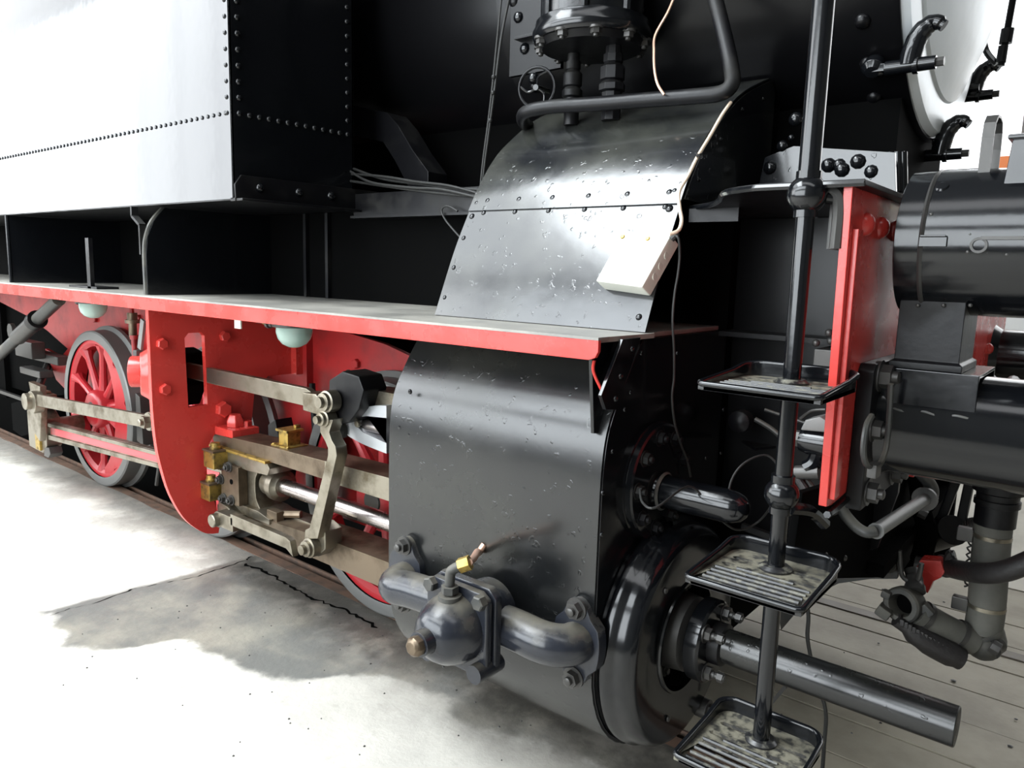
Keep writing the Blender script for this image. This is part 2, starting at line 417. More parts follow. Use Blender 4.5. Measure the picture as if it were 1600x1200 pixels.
# low yellow band and an orange unit with black stripe on the far wall
obj('trim_1', MB().box(-12, 5, 6.36, 6.42, 2.45, 2.66), YEL, wn, kind='structure')
t = thing('wall_cabinet', 'orange cabinet with black lower band, at the right edge by the far wall', 'cabinet', (-1.05, 6.2, 2.35))
obj('cabinet_body', MB().box(-1.3, -.3, 6.0, 6.38, 2.55, 2.84), ORG, t, bevel=.01)
obj('cabinet_base', MB().box(-1.32, -.3, 5.99, 6.38, 2.3, 2.54), DST, t, bevel=.01)

# ================================================================== THE LOCOMOTIVE
YC = -1.015; ZC = .55          # cylinder axis
# ---- boiler and smokebox
t = thing('boiler_barrel', 'huge black boiler barrel behind the tank and air pump', 'boiler', (-4, 0, 2.12))
obj('barrel_sheet', MB().lathe((-8, 0, 2.75), (1, 0, 0), [(0, .62), (6.0, .62)], 72), DKB, t)
obj('barrel_band', MB().lathe((-3.6, 0, 2.75), (1, 0, 0), [(0, .62), (0, .628), (.07, .628), (.07, .62)], 72, capped=False), DKB, t)
t = thing('smokebox', 'black smokebox with domed rivet heads, behind the polished step column', 'smokebox', (-1.3, 0, 2.08))
obj('smokebox_sheet', MB().lathe((-2.02, 0, 2.75), (1, 0, 0), [(0, .62), (0, .67), (1.40, .67), (1.42, .665), (1.42, .60)], 80, capped=False), DKB, t)
for k in range(9):
    a = math.radians(-76 + 11.5 * k); n = V((0, math.sin(a), -math.cos(a)))
    inst('rivet', 'rivet', DKB, V((-.70, 0, 2.75)) + n * .67, n, .024, t)
for k in range(6):
    a = math.radians(-86 + 9 * k); n = V((0, math.sin(a), -math.cos(a)))
    inst('rivet', 'rivet', DKB, V((-1.93, 0, 2.75)) + n * .67, n, .024, t)
t = DOOR = thing('smokebox_front', 'silver painted dished smokebox door at the top right', 'door', (-.55, 0, 2.12))
obj('door_ring', MB().lathe((-.60, 0, 2.75), (1, 0, 0), [(-.03, .655), (.0, .655), (.022, .64), (.03, .60), (.03, .0)], 80), SLV, t)
obj('door_dish', MB().lathe((-.572, 0, 2.75), (1, 0, 0), [(0, .545), (.012, .54), (.03, .50), (.075, .40), (.115, .27), (.135, .14), (.14, 0)], 80), SLV, t)
gr = 'smokebox door clamps'
for k, lab in enumerate(('black door clamp on the near left edge of the silver door', 'black door clamp at the very bottom of the silver door', 'black door clamp on the right of the silver door, above the lamp handle')):
    a = math.radians(-42 + 48 * k); n = V((0, math.sin(a), -math.cos(a))); o = V((-.60, 0, 2.75))
    t = thing('door_clamp', lab, 'clamp', o + n * .70, gr)
    p = o + n * .715
    obj('clamp_body', MB().cyl(p + V((-.04, 0, 0)), p + V((.095, 0, 0)), .021, .019, 14).cyl(p + V((.035, 0, 0)), p + V((.05, 0, 0)), .026, seg=14), BLK, t, .002)
    lug = p - n * .015 + V((-.075, 0, 0))
    obj('lug', MB().lathe(lug - n * .02, n, [(0, .03), (.03, .034), (.045, .02), (.048, 0)], 16).bar(lug + n * .01, p + V((.0, 0, 0)), .03, .022), BLK, t, .002)
    obj('clamp_handle', MB().tube([p + V((.025, 0, .0)), p + V((.03, 0, .04)), p + V((.045, 0, .085)), p + V((.078, 0, .11)), p + V((.105, 0, .095))], [.030, .030, .029, .028, .025, .021, .016], 12), BLK, t)
    obj('nut', MB().cyl(p + V((.095, 0, 0)), p + V((.115, 0, 0)), .013, seg=6), DST, t)
    obj('door_stop', MB().cyl(p - n * .045 + V((.0, 0, .0)), p - n * .045 + V((.05, 0, 0)), .014, seg=10), BLK, t)
t = DOOR
a, b = AT(1586, -20, 'y', .45), AT(1564, 103, 'y', .45)
obj('hinge_pin', MB().cyl(a, b, .012, seg=12), DKB, t)
obj('hinge_knuckle', MB().cyl(AT(1575, 45, 'y', .45), AT(1571, 68, 'y', .45), .022, seg=14).cyl(AT(1568, 72, 'y', .45), AT(1564, 98, 'y', .45), .017, seg=14), BLK, t)
obj('hinge_strap', MB().tube([AT(1545, 25, 'y', .47), AT(1538, 55, 'y', .47), AT(1541, 80, 'y', .47), AT(1557, 100, 'y', .47)], .011, 8), BLK, t)

# ---- side tank
TY, TX, TZ = -1.38, -2.70, 1.838
t = thing('side_tank', 'large riveted side tank, glaring pale flank and black front end, top left', 'water tank', (-6, -1.0, TZ))
obj('tank_flank', MB().box(-12, TX, TY, TY + .008, TZ, 3.6), TNK, t, .001)
obj('tank_front', MB().box(TX - .008, TX, TY, -.80, TZ, 3.6), BLK, t, .001)
obj('tank_underside', MB().box(-12, TX, TY + .002, -.80, TZ - .004, TZ + .004).box(TX - .02, TX + .012, TY, -.80, TZ - .008, TZ + .004), BLKD, t)
obj('tank_inner_side', MB().box(-12, TX, -.808, -.80, TZ, 3.6), BLKD, t)
z = 2.157
rv = MB()
x = TX - .04
while x > -9.5:
    rv.lathe((x, TY, z), (0, -1, 0), [(0, .0085), (.004, .0075), (.007, 0)], 8); x -= .0425
obj('rivet_row', rv, BLK, t, kind='stuff')
k = 0
while z + k * .0575 < 2.95:
    inst('rivet', 'rivet', BLK, (TX - .028, TY, z + k * .0575), (0, -1, 0), .0095, t)
    inst('rivet', 'rivet', BLK, (TX, TY + .035, z + k * .0575), (1, 0, 0), .013, t)
    inst('rivet', 'rivet', BLK, (TX, -.832, z + k * .0575), (1, 0, 0), .012, t); k += 1
for k in range(1, 12): inst('rivet', 'rivet', BLK, (TX, TY + .035 + .0428 * k, z), (1, 0, 0), .0125, t)
ang = MB().prism('x', [(TY + .004, TZ), (TY + .002, TZ + .055), (TY + .03, TZ + .092), (-.45, TZ + .092), (-.45, TZ)], TX, TX + .01)
ang.box(TX, TX + .055, TY + .004, -.45, TZ - .008, TZ + .002)
o = obj('angle_strip', ang, BLKD, t, .002)
for y in (-1.27, -1.09, -.93): inst('rivet', 'rivet', BLK, (TX + .01, y, TZ + .05), (1, 0, 0), .02, t)
t = thing('cross_beam', 'dark beam running on from the tank foot towards the upper casing', 'beam', (-2.3, -.62, TZ))
obj('beam_web', MB().box(TX, -1.85, -.80, -.79, TZ - .03, TZ + .07), BLKD, t)
obj('beam_flange', MB().box(TX, -1.85, -.82, -.70, TZ - .035, TZ - .025), BLKD, t)
t = thing('curved_duct', 'black cranked duct plate in the shade right of the tank', 'duct', (-2.6, -.55, TZ))
pl = [AT(a, b, 'y', -.62) for a, b in ((545, 163), (605, 176), (622, 196), (645, 235), (669, 268), (669, 296), (640, 296), (616, 250), (598, 222), (545, 210))]
obj('duct_plate', MB().prism('y', [(p.x, p.z) for p in pl], -.62, -.50), BLKD, t, .004)

# ---- running board
t = thing('running_board', 'long running board, dusty grey top with bright red front edge', 'running board', (-4, -1.1, 1.40))
PB = [(-12, -.70), (-12, -1.42), (-1.0, -1.42), (-.985, -1.16), (-1.004, -1.13), (-1.006, -.70)]
bd = MB().prism('z', PB, 1.426, 1.44)
obj('board_plate', bd, BRD, t, .002)
va = MB().prism('x', [(-1.425, 1.431), (-1.425, 1.372), (-1.413, 1.372), (-1.413, 1.425)], -12, -2.1)
vr = MB().prism('y', [(-12, 1.434), (-12, 1.368), (-3.4, 1.378), (-1.02, 1.383), (-1.0, 1.39), (-.992, 1.405), (-.992, 1.434)], -1.428, -1.416)
obj('valance', vr, RED, t, .002)
obj('edge_lip', MB().prism('x', [(-1.432, 1.441), (-1.432, 1.434), (-1.38, 1.434), (-1.38, 1.441)], -12, -.99), BRD, t)
t = thing('board_bracket', 'black angled bracket under the front end of the running board', 'bracket', (-1.02, -1.37, 1.2))
obj('bracket_web', MB().prism('x', [(-1.408, 1.425), (-1.378, 1.188), (-1.345, 1.185), (-1.18, 1.43)], -1.035, -1.025), BLK, t, .001)
f_ = [AT(a, b, 'x', -.985) for a, b in ((1000, 527), (962, 640), (945, 640), (938, 618), (972, 530))]
obj('bracket_flange', MB().prism('x', [(p.y, p.z) for p in f_], -.992, -.982), BLK, t, .001)
for a, b in ((988, 545), (970, 588), (962, 623)): inst('rivet', 'rivet', BLK, AT(a, b, 'x', -.982), (1, 0, 0), .009, t)
obj('drip_pipe', MB().tube([(-1.02, -1.40, 1.38), (-1.02, -1.40, 1.35), (-1.0, -1.385, 1.30)], .004, 6), RED, t)

# ---- supports above the board
gr = 'tank supports standing on the running board'
for i, (x, top, lab) in enumerate(((-3.43, 0, 'black tank support plate with pale curved outer edge, above the red bracket plate'), (-5.14, 1, 'black tank support plate farthest left on the running board'))):
    t = thing('tank_support', lab, 'bracket', (x, -1.1, 1.44), gr)
    if top == 0: pr = [(-1.385, 1.44), (-1.385, 1.62), (-1.375, 1.70), (-1.345, 1.77), (-1.29, 1.832), (-.75, 1.832), (-.75, 1.44)]
    else: pr = [(-1.385, 1.44), (-1.385, 1.832), (-.75, 1.832), (-.75, 1.44)]
    obj('web_plate', MB().prism('x', pr, x - .006, x + .006), BLK, t, .001)
    obj('edge_flange', MB().tube([(x - .01, y_ , z_) for y_, z_ in pr[:5]] if top == 0 else [(x, -1.387, 1.44), (x, -1.387, 1.832)], .011, 8, 3), GRN if top == 0 else BLK, t)
    if top == 0: obj('strap', MB().bar((x - .02, -1.385, 1.62), (x - .02, -1.385, 1.75), .012, .03, (0, 1, 0)).bar((x - .02, -1.385, 1.75), (x - .09, -1.385, 1.79), .012, .03, (0, 1, 0)).bar((x - .09, -1.385, 1.79), (x - .09, -1.385, 1.832), .012, .03, (0, 1, 0)), BLKD, t)
t = thing('short_upright', 'small dark upright in the gap under the tank, left of the pale edged support', 'bracket', (-4.2, -1.3, 1.44))
obj('upright_bar', MB().box(-4.21, -4.17, -1.33, -1.31, 1.44, 1.70), BLKD, t)
obj('foot', MB().box(-4.45, -4.1, -1.33, -1.22, 1.44, 1.452), BLKD, t)
t = thing('inner_plating', 'flat black plating behind the running board, below the tank', 'panel', (-4, -.75, 1.44))
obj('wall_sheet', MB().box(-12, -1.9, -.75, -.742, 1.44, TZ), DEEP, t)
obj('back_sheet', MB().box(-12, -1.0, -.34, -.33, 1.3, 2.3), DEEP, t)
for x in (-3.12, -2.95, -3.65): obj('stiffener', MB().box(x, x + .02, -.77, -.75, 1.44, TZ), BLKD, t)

# ---- main frame (red) and things behind it
t = thing('main_frame', 'red main frame plate behind the wheels and rods', 'frame', (-3.5, -.6, .3))
fp = [(-9.5, 1.425), (-9.5, 1.22), (-8.0, 1.185), (-7.3, 1.09), (-6.85, .99), (-6.47, .88), (-6.62, .80), (-6.95, .84), (-6.75, .60), (-6.2, .42), (-4.75, .42), (-4.62, .34), (-3.4, .34), (-3.2, .30), (-1.85, .30), (-1.85, 1.08), (-2.2, 1.13), (-2.485, 1.185), (-2.70, 1.235), (-2.93, 1.262), (-3.15, 1.285), (-3.2, 1.425)]
obj('frame_plate', MB().prism('y', fp, -.62, -.59), REDD, t, .003)
for x, z in ((-3.9, 1.05), (-3.05, .98), (-5.2, 1.2), (-2.9, 1.12), (-5.9, 1.15)):
    inst('bolt', 'head', REDD, (x, -.62, z), (0, -1, 0), .025, t)
obj('frame_rib', MB().box(-3.29, -3.26, -.66, -.60, .9, 1.425), REDD, t)
t = thing('inner_works', 'shade-black works between the frames', 'machinery', (-4, 0, .3))
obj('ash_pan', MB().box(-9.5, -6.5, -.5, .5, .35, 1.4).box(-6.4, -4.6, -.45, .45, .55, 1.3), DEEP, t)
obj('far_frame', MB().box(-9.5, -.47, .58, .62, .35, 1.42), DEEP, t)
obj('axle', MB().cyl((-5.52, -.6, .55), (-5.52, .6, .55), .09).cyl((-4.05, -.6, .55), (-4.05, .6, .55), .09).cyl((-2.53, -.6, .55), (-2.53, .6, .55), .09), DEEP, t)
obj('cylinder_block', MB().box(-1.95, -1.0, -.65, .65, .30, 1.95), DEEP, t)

# ---- wheels
def wheel(x, label, spokes, rot, cw):
    t = thing('driving_wheel', label, 'wheel', (x, -.81, 0), 'near side driving wheels')
    c = V((x, 0, .55)); o = V((x, -.81, .55))
    # tyre: outer face -.81, tread, flange inside
    obj('tyre', MB().lathe(o, (0, 1, 0), [(.0, .485), (-.003, .50), (.0, .54), (.008, .55), (.10, .553), (.115, .58), (.14, .58), (.14, .485)], 72, capped=False), TYR, t)
    rim = obj('rim', MB().lathe(o, (0, 1, 0), [(.012, .487), (.012, .462), (.03, .44), (.11, .44), (.13, .487)], 72, capped=False), REDW, t)
    obj('hub', MB().lathe(o, (0, 1, 0), [(-.03, .0), (-.03, .105), (-.022, .12), (.0, .135), (.12, .14), (.12, 0)], 36), REDW, t)
    obj('axle_end', MB().lathe(o, (0, 1, 0), [(-.036, 0), (-.036, .05), (-.03, .055), (0, .055)], 24), DST, t)
    if cw is not None:
        aa = [cw + (i / 16 - .5) * 2.7 for i in range(17)]
        po = [(x + .465 * math.cos(a), .55 + .465 * math.sin(a)) for a in aa] + [(x + rr * math.cos(a), .55 + rr * math.sin(a)) for a, rr in [(a, .27 + .15 * (abs(a - cw) / 1.35) ** 2) for a in aa[::-1]]]
        obj('balance_weight', MB().prism('y', po, -.795, -.70), REDW, t, .006)
    for k in range(spokes):
        a = rot + 2 * PI * k / spokes; d = V((math.cos(a), 0, math.sin(a)))
        obj('spoke', MB().lathe(V((x, -.755, .55)) + d * .11, d, [(0, .040), (.05, .030), (.17, .024), (.28, .026), (.33, .045), (.345, .05)], 10), REDW, rim)
    return t
wA = wheel(-5.52, 'red spoked driving wheel farthest left, seen whole', 10, .22, -.1)
wB = wheel(-4.05, 'red driving wheel mostly hidden behind the red bracket plate', 10, .5, None)
wC = wheel(-2.53, 'red driving wheel behind the slide bars and the cylinder', 10, .38, None)
t = thing('brake_hanger', 'thin dark brake rod hanging behind the first wheel', 'brake gear', (-4.75, -.7, .05))
obj('hanger_rod', MB().tube([(-4.85, -.72, .12), (-4.72, -.72, .6), (-4.78, -.72, 1.3)], .014, 8), DST, t)
obj('brake_block', MB().prism('y', [(-4.93, .42), (-4.84, .40), (-4.86, .72), (-4.92, .74)], -.80, -.70), DST, t, .004)
obj('brake_hanger', MB().tube([(-3.17, -.70, .1), (-3.13, -.70, .5), (-3.16, -.70, 1.0)], .016, 8), BLKD, t)
obj('brake_shoe', MB().prism('y', [(-3.40, .45), (-3.33, .42), (-3.28, .62), (-3.34, .80), (-3.41, .76)], -.80, -.70), BLKD, t, .004)
t = thing('sand_pipe', 'thin red sanding pipe with a valve beside the bracket plate', 'pipe', (-4.05, -.95, 1.3))
p = [AT(a, b, 'y', -1.0) for a, b in ((204, 462), (205, 480), (207, 500), (209, 530), (211, 560), (213, 590))]
obj('pipe_run', MB().tube(p, .014, 10), REDD, t)
obj('pipe_valve', MB().lathe(AT(207, 505, 'y', -1.0), (0, 0, -1), [(-.06, .01), (-.06, .028), (-.02, .028), (-.02, .04), (.0, .04), (.0, .022), (.08, .022)], 14), STB, t)
obj('pipe_collar', MB().cyl(AT(210, 527, 'y', -1.0) + V((0, 0, .012)), AT(210, 527, 'y', -1.0) - V((0, 0, .012)), .025, seg=12), REDD, t)

# ---- motion bracket plate
BX = -3.41
yz = lambda L, x=BX: [(AT(a, b, 'x', x).y, AT(a, b, 'x', x).z) for a, b in L]
def smooth2(P, sub=5):
    o = []
    n = len(P)
    for i in range(n - 1):
        a, b, c, d = P[max(i - 1, 0)], P[i], P[i + 1], P[min(i + 2, n - 1)]
        for k in range(sub):
            q = k / sub
            o.append(tuple(.5 * (2 * b[j] + (c[j] - a[j]) * q + (2 * a[j] - 5 * b[j] + 4 * c[j] - d[j]) * q * q + (3 * b[j] - a[j] - 3 * c[j] + d[j]) * q ** 3) for j in (0, 1)))
    return o + [P[-1]]
t = thing('bracket_plate', 'tall red bracket plate with a slot and a rounded foot, crosswise under the running board', 'plate', (BX, -1.1, .25))
outer = [(-1.40, 1.426)] + smooth2([(-1.40, 1.2), (-1.40, .95), (-1.392, .78), (-1.375, .66), (-1.338, .51), (-1.275, .375), (-1.20, .292), (-1.15, .262), (-1.10, .252)]) + smooth2([(-1.09, .30), (-1.115, .42), (-1.145, .53), (-1.15, .62), (-1.14, .70), (-1.105, .757)]) + [(-.93, .74), (-.90, .80), (-.88, .95), (-.80, 1.02), (-.62, 1.02), (-.62, 1.426)]
slot = yz([(286, 528), (292, 520), (312, 519), (317, 524), (322, 632), (292, 636)])
obj('plate', MB().prism('x', outer, BX - .014, BX + .014, [slot]), RED, t, .003)
for a, b in ((252, 537), (257, 608), (350, 525)): inst('bolt', 'head', RED, AT(a, b, 'x', BX + .014), (1, 0, 0), .027, t)
obj('slide_bar_seat', MB().box(BX + .01, BX + .17, -1.10, -.955, .757, .80).lathe((BX + .08, -1.03, .80), (0, 0, 1), [(0, .045), (.03, .045), (.06, .03), (.06, 0)], 6), RED, t, .004)
inst('bolt', 'head', RED, (BX + .014, -1.06, .88), (1, 0, 0), .04, t); inst('bolt', 'head', RED, (BX + .10, -.985, .80), (0, 0, 1), .03, t)
obj('corner_angle', MB().box(BX + .014, BX + .06, -.66, -.62, 1.02, 1.42), RED, t)
t = thing('white_tab', 'small pale tab hanging under the running board right of the slot', 'tab', (-3.25, -1.2, 1.3))
a, b = AT(366, 498, 'y', -1.25), AT(376, 514, 'y', -1.25)
obj('tab', MB().box(a.x, b.x, -1.25, -1.244, b.z, 1.426), CRM, t)
t = thing('link_bearing', 'pinkish red bearing housing with a nut, just left of the bracket plate', 'bearing', (-3.62, -1.33, .98))
c = AT(222, 580, 'y', -1.33)
obj('bearing_housing', MB().lathe(c + V((.10, .12, -.01)), (-.45, -1, .02), [(0, .15), (.10, .15), (.13, .12), (.16, .10), (.16, 0)], 10), RED, t, .006)
obj('bearing_cap', MB().cyl(c + V((.02, 0, .0)), c + V((-.015, -.045, .0)), .075, seg=20), RED, t, .004)
inst('bolt', 'head', DST, AT(215, 553, 'y', -1.33), (0, 0, 1), .022, t)
obj('wiper', MB().bar(AT(224, 500, 'y', -1.33), AT(219, 545, 'y', -1.33), .012, .035), TYR, t)

# ---- glass lamps under the board
for a, b, lab in ((146, 488, 'bowl shaped glass lamp under the running board, over the leftmost wheel'), (460, 528, 'bowl shaped glass lamp under the running board, right of the bracket plate')):
    p = AT(a, b, 'y', -1.2); s = 1.0 if a > 300 else 1.0
    t = thing('bulkhead_lamp', lab, 'lamp', (p.x, -1.2, 1.3), 'glass lamps under the running board')
    z0 = 1.36; r = .072
    obj('lamp_base', MB().box(p.x - .12, p.x + .10, -1.30, -1.10, z0, z0 + .022).lathe((p.x, -1.2, z0), (0, 0, -1), [(-.02, r + .015), (.012, r + .015)], 24), DST, t, .003)
    obj('glass_bowl', MB().lathe((p.x, -1.2, z0), (0, 0, -1), [(0, r), (.035, r), (.06, r * .9), (.08, r * .68), (.093, r * .35), (.097, 0)], 28), GLS, t)
    obj('gland', MB().lathe((p.x - .12, -1.22, z0 - .01), (-1, 0, 0), [(0, .012), (.02, .012), (.02, .018), (.035, .018), (.04, .01), (.05, .01)], 10), DST, t)
    inst('screw', 'screw', BRS, (p.x - .10, -1.27, z0), (0, 0, -1), .01, t)

# ---- cylinder casing
XF, XR = -1.0, -1.80
up = smooth2([(-1.181, 1.44), (-1.095, 1.645), (-1.02, 1.79), (-.971, 1.873), (-.905, 1.962), (-.826, 2.036), (-.657, 2.15), (-.45, 2.235)], 6)
lo = smooth2([(-1.20, 1.425), (-1.24, 1.372), (-1.297, 1.29), (-1.348, 1.20), (-1.367, 1.11), (-1.372, .98), (-1.372, .78)], 5)[:-1]
for k in range(0, 21):
    a = PI - k * PI / 20; lo.append((YC + .357 * math.cos(a), .55 - .357 * math.sin(a)) if k else (YC - .357, .60))
t = thing('upper_casing', 'curved steam pipe casing, glossy black with dusty crown, above the running board', 'casing', (-1.4, -1.18, 1.44))
k = next(i for i, p in enumerate(up) if p[1] > 1.80)
obj('lower_sheet', MB().shell(up[:k + 1][::-1], XR, XF, .006), CAS, t, ang=50)
obj('upper_sheet', MB().shell([(y - .004, z + .003) for y, z in up[k - 1:]][::-1], XR, XF, .006), CAS, t, ang=50)
# closing plates of the casing, front and rear
inner = up + [(-.45, 1.9), (-.45, 1.44)]
obj('rear_plate', MB().prism('x', inner, XR + .01, XR + .018), BLKD, t)
def on_prof(P, z):
    for a, b in zip(P, P[1:]):
        if min(a[1], b[1]) <= z <= max(a[1], b[1]):
            q = (z - a[1]) / (b[1] - a[1] + 1e-9); d = V((0, b[0] - a[0], b[1] - a[1])).normalized()
            n = V((0, -d.z, d.y)); n = n if n.y < 0 else -n
            return a[0] + q * (b[0] - a[0]), n
zs = 1.80
for i in range(6):
    x = XR + .07 + i * .137
    for dz, s in ((.026, .0145), (-.014, .0105)):
        y, n = on_prof(up, zs + dz); inst('rivet', 'rivet', BLK, (x, y - .004, zs + dz), n, s, t)
for z, s in ((1.82, .013), (1.775, .012), (1.70, .010), (1.60, .010), (1.50, .009), (1.90, .011), (1.97, .008), (2.03, .008), (2.09, .008)):
    y, n = on_prof(up, z); inst('rivet', 'rivet', BLK, (XR + .022, y - .004, z), n, s, t)
for z, s in ((1.83, .013), (1.78, .013), (1.48, .011), (1.93, .008)):
    y, n = on_prof(up, z); inst('rivet', 'rivet', BLK, (XF - .03, y - .004, z), n, s, t)

t = thing('cylinder_casing', 'bulging black cylinder casing sheet below the red valance, flaked paint', 'casing', (-1.4, -1.2, .2))
obj('casing_sheet', MB().shell(lo, XR - .01, XF, .006), CAS2, t, ang=50)
obj('top_strip', MB().shell([(y - .005, z + .004) for y, z in lo[:5]], XR, XF, .005), CAS2, t, ang=50)
fpp = [(y, z) for y, z in lo[:6]]
front = [(y, z) for y, z in lo] + [(-.66, .60), (-.66, 1.425)]
obj('front_plate', MB().prism('x', front, XF - .004, XF + .004), BLK, t, .001)
obj('cylinder_drum', MB().lathe((XR, YC, ZC), (1, 0, 0), [(0, 0), (0, .345), (.76, .345), (.76, 0)], 48), BLKD, t)
for z in (1.27, 1.10, .86, .70, .56):
    y, n = on_prof(lo, z) or (-1.372, V((0, -1, 0)))
    inst('screw', 'screw', BLK, (XR + .015, y, z), n, .008, t)
for z in (1.19, 1.06, .92, .80, .66):
    y, n = on_prof(lo, z); inst('screw', 'screw', BLK, (XF - .018, y, z), n, .008, t)
for a, b in ((1002, 552), (985, 613), (976, 640), (957, 705), (942, 770), (940, 835), (1058, 552), (1130, 640), (1126, 708), (1103, 716), (1124, 775)):
    inst('screw', 'screw', BLK, AT(a, b, 'x', XF + .004), (1, 0, 0), .0075, t)
for a, b in ((722, 820), (750, 788), (640, 680), (641, 612), (625, 668)): inst('screw', 'screw', BLK, AT(a, b, 'y', -1.372), (0, -1, 0), .008, t)
# oval inspection outline scribed in the paint
# front end sheet of the casing, above deck level
t = thing('casing_end_sheet', 'grey black end sheet closing the upper casing beside the step column', 'casing', (XF, -.7, 1.8))
es = [(y, z) for y, z in up if z > 1.79] + [(-.40, 2.24), (-.40, 1.80)]
obj('end_sheet', MB().prism('x', es, XF - .003, XF + .004), CAS, t, .001)
for y, z in ((-.93, 1.87), (-.80, 2.0), (-.66, 2.11), (-.50, 2.17)): inst('rivet', 'rivet', BLK, (XF + .004, y, z), (1, 0, 0), .008, t)
fl_ = MB()
P0 = [(-1.0, -1.02, 1.80), (-.90, -1.04, 1.80), (-.80, -1.15, 1.80), (-.72, -1.30, 1.80), (-.64, -1.385, 1.80)]
t = thing('saddle_plate', 'grey upright saddle plate with domed bolts under the smokebox', 'plate', (-.8, -.58, 1.79))
sp = [AT(a, b, 'y', -.58) for a, b in ((1185, 292), (1195, 246), (1240, 228), (1300, 232), (1398, 238), (1400, 305))]
obj('plate', MB().prism('y', [(p.x, p.z) for p in sp], -.58, -.565), CAS, t, .001)
obj('dark_backing', MB().box(-1.0, -.62, -.34, .34, 1.80, 2.16), DEEP, t)  # added dark backing, closes the bright slit below the smokebox
for a, b, s in ((1203, 262, .022), (1222, 228, .018), (1361, 268, .02), (1243, 186, .022), (1311, 258, .02), (1236, 215, .01)): inst('rivet', 'rivet', BLK, AT(a, b, 'y', -.58), (0, -1, 0), s, t)
for a, b in ((1294, 258), (1315, 265), (1340, 252)): inst('bolt', 'rivet', BLK, AT(a, b, 'y', -.585), (0, -1, 0), .022, t)
t = thing('upright_pipes', 'black upright pipes under the smokebox, beside the bright background', 'pipe', (-.6, -.45, 1.79))
for a, r in ((1391, .014), (1403, .018), (1411, .012)): obj('pipe', MB().cyl(AT(a, 238, 'y', -.45), AT(a + 1, 300, 'y', -.45), r, seg=14), BLK, t)

# ---- front deck
t = thing('front_deck', 'thin black front deck with a flared corner above the dark recess', 'deck', (-.7, -.9, 1.78))
dk = [(-1.0, -.97)] + smooth2([(-.97, -.99), (-.90, -1.05), (-.82, -1.17), (-.74, -1.32), (-.64, -1.385)]) + [(-.425, -1.385), (-.425, .9), (-1.0, .9)]
obj('deck_plate', MB().prism('z', dk, 1.782, 1.794), BLKD, t, .002)
lip = [V((x, y, 1.785)) for x, y in dk[:-2]]
obj('deck_edge', MB().tube(lip, .007, 6, 1), BLK, t)
obj('deck_angle', MB().box(-.50, -.46, -1.34, -.7, 1.66, 1.782).tube([(-.52, -1.36, 1.775), (-.485, -1.36, 1.77), (-.475, -1.36, 1.74), (-.475, -1.36, 1.66)], .014, 8), DST, t)
obj('gusset', MB().box(-.985, -.84, -1.0, -.99, 1.745, 1.782), BLKD, t)
t = thing('recess_plate', 'black frame end in the recess behind the steps', 'frame', (-.7, -.6, .8))
obj('frame_plate', MB().prism('y', [(-1.0, 1.78), (-.46, 1.78), (-.46, .98), (-.50, .80), (-.66, .70), (-1.0, .60)], -.60, -.58), DKB, t)
obj('ledge', MB().box(-1.0, -.47, -.72, -.60, 1.41, 1.425), BLKD, t)
obj('ledge_block', MB().box(-.68, -.47, -.78, -.62, 1.33, 1.40), DST, t, .004)
obj('lower_block', MB().box(-.64, -.47, -.76, -.62, 1.20, 1.29), BLKD, t, .01)
for a, b in ((1295, 520), (1298, 533), (1275, 536)): inst('rivet', 'rivet', DST, AT(a, b, 'y', -.79), (0, -1, 0), .011, t)
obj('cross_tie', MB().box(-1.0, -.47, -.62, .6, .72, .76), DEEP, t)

# ---- buffer beam
XB = -.45
t = thing('buffer_beam', 'glossy red buffer beam with domed rivets, behind the lamp and buffer', 'beam', (XB, 0, 1.1))
bm_ = [(-1.37, 1.782), (-1.345, 1.115), (-1.31, 1.11), (-1.02, 1.125), (-.62, 1.14), (-.45, 1.14), (-.45, 1.0), (.45, 1.0), (.45, 1.14), (1.34, 1.14), (1.37, 1.782)]
obj('beam_plate', MB().prism('x', bm_, XB - .018, XB), RED, t, .003)
obj('end_flange', MB().prism('x', [(-1.345, 1.70), (-1.335, 1.13), (-1.30, 1.13), (-1.31, 1.70)], XB, XB + .012), RED, t, .002)
for y in (-1.255, -1.13, -1.00, -.87, -.74): inst('rivet', 'rivet', RED, (XB, y, 1.715), (1, 0, 0), .026, t)
for a, b in ((1562, 525), (1545, 545)): inst('rivet', 'rivet', RED, AT(a, b, 'x', XB), (1, 0, 0), .026, t)
obj('lower_lip', MB().tube([(XB + .004, -1.35, 1.10), (XB + .004, -1.30, 1.098), (XB + .004, -1.02, 1.112), (XB + .004, -.62, 1.13)], .008, 6), BLK, t)

# ---- buffer
YB, ZB, RB = -1.03, 1.270, .124
t = thing('buffer', 'thick black buffer barrel on a square bolted flange, right edge', 'buffer', (-.3, YB, 1.09))
obj('buffer_barrel', MB().lathe((XB + .035, YB, ZB), (1, 0, 0), [(0, RB + .012), (.02, RB), (.60, RB), (.60, RB - .03), (.62, 0)], 56).dent(.0015, 8), BLK, t)
obj('buffer_flange', MB().prism('x', [(-1.205, 1.08), (-1.205, 1.40), (-1.19, 1.415), (-.89, 1.415), (-.875, 1.40), (-.875, 1.08)], XB, XB + .035), BLKD, t, .004)
inst('bolt', 'bolt', DST, (XB + .035, -1.15, 1.385), (1, 0, 0), .027, t); inst('bolt', 'bolt', DST, (XB + .035, -1.155, 1.115), (1, 0, 0), .024, t)
inst('bolt', 'bolt', DST, (XB + .035, -.92, 1.115), (1, 0, 0), .024, t); inst('bolt', 'bolt', DST, (XB + .035, -.92, 1.385), (1, 0, 0), .024, t)
inst('bolt', 'bolt', DST, (XB + .035, -1.17, 1.265), (1, 0, 0), .022, t)
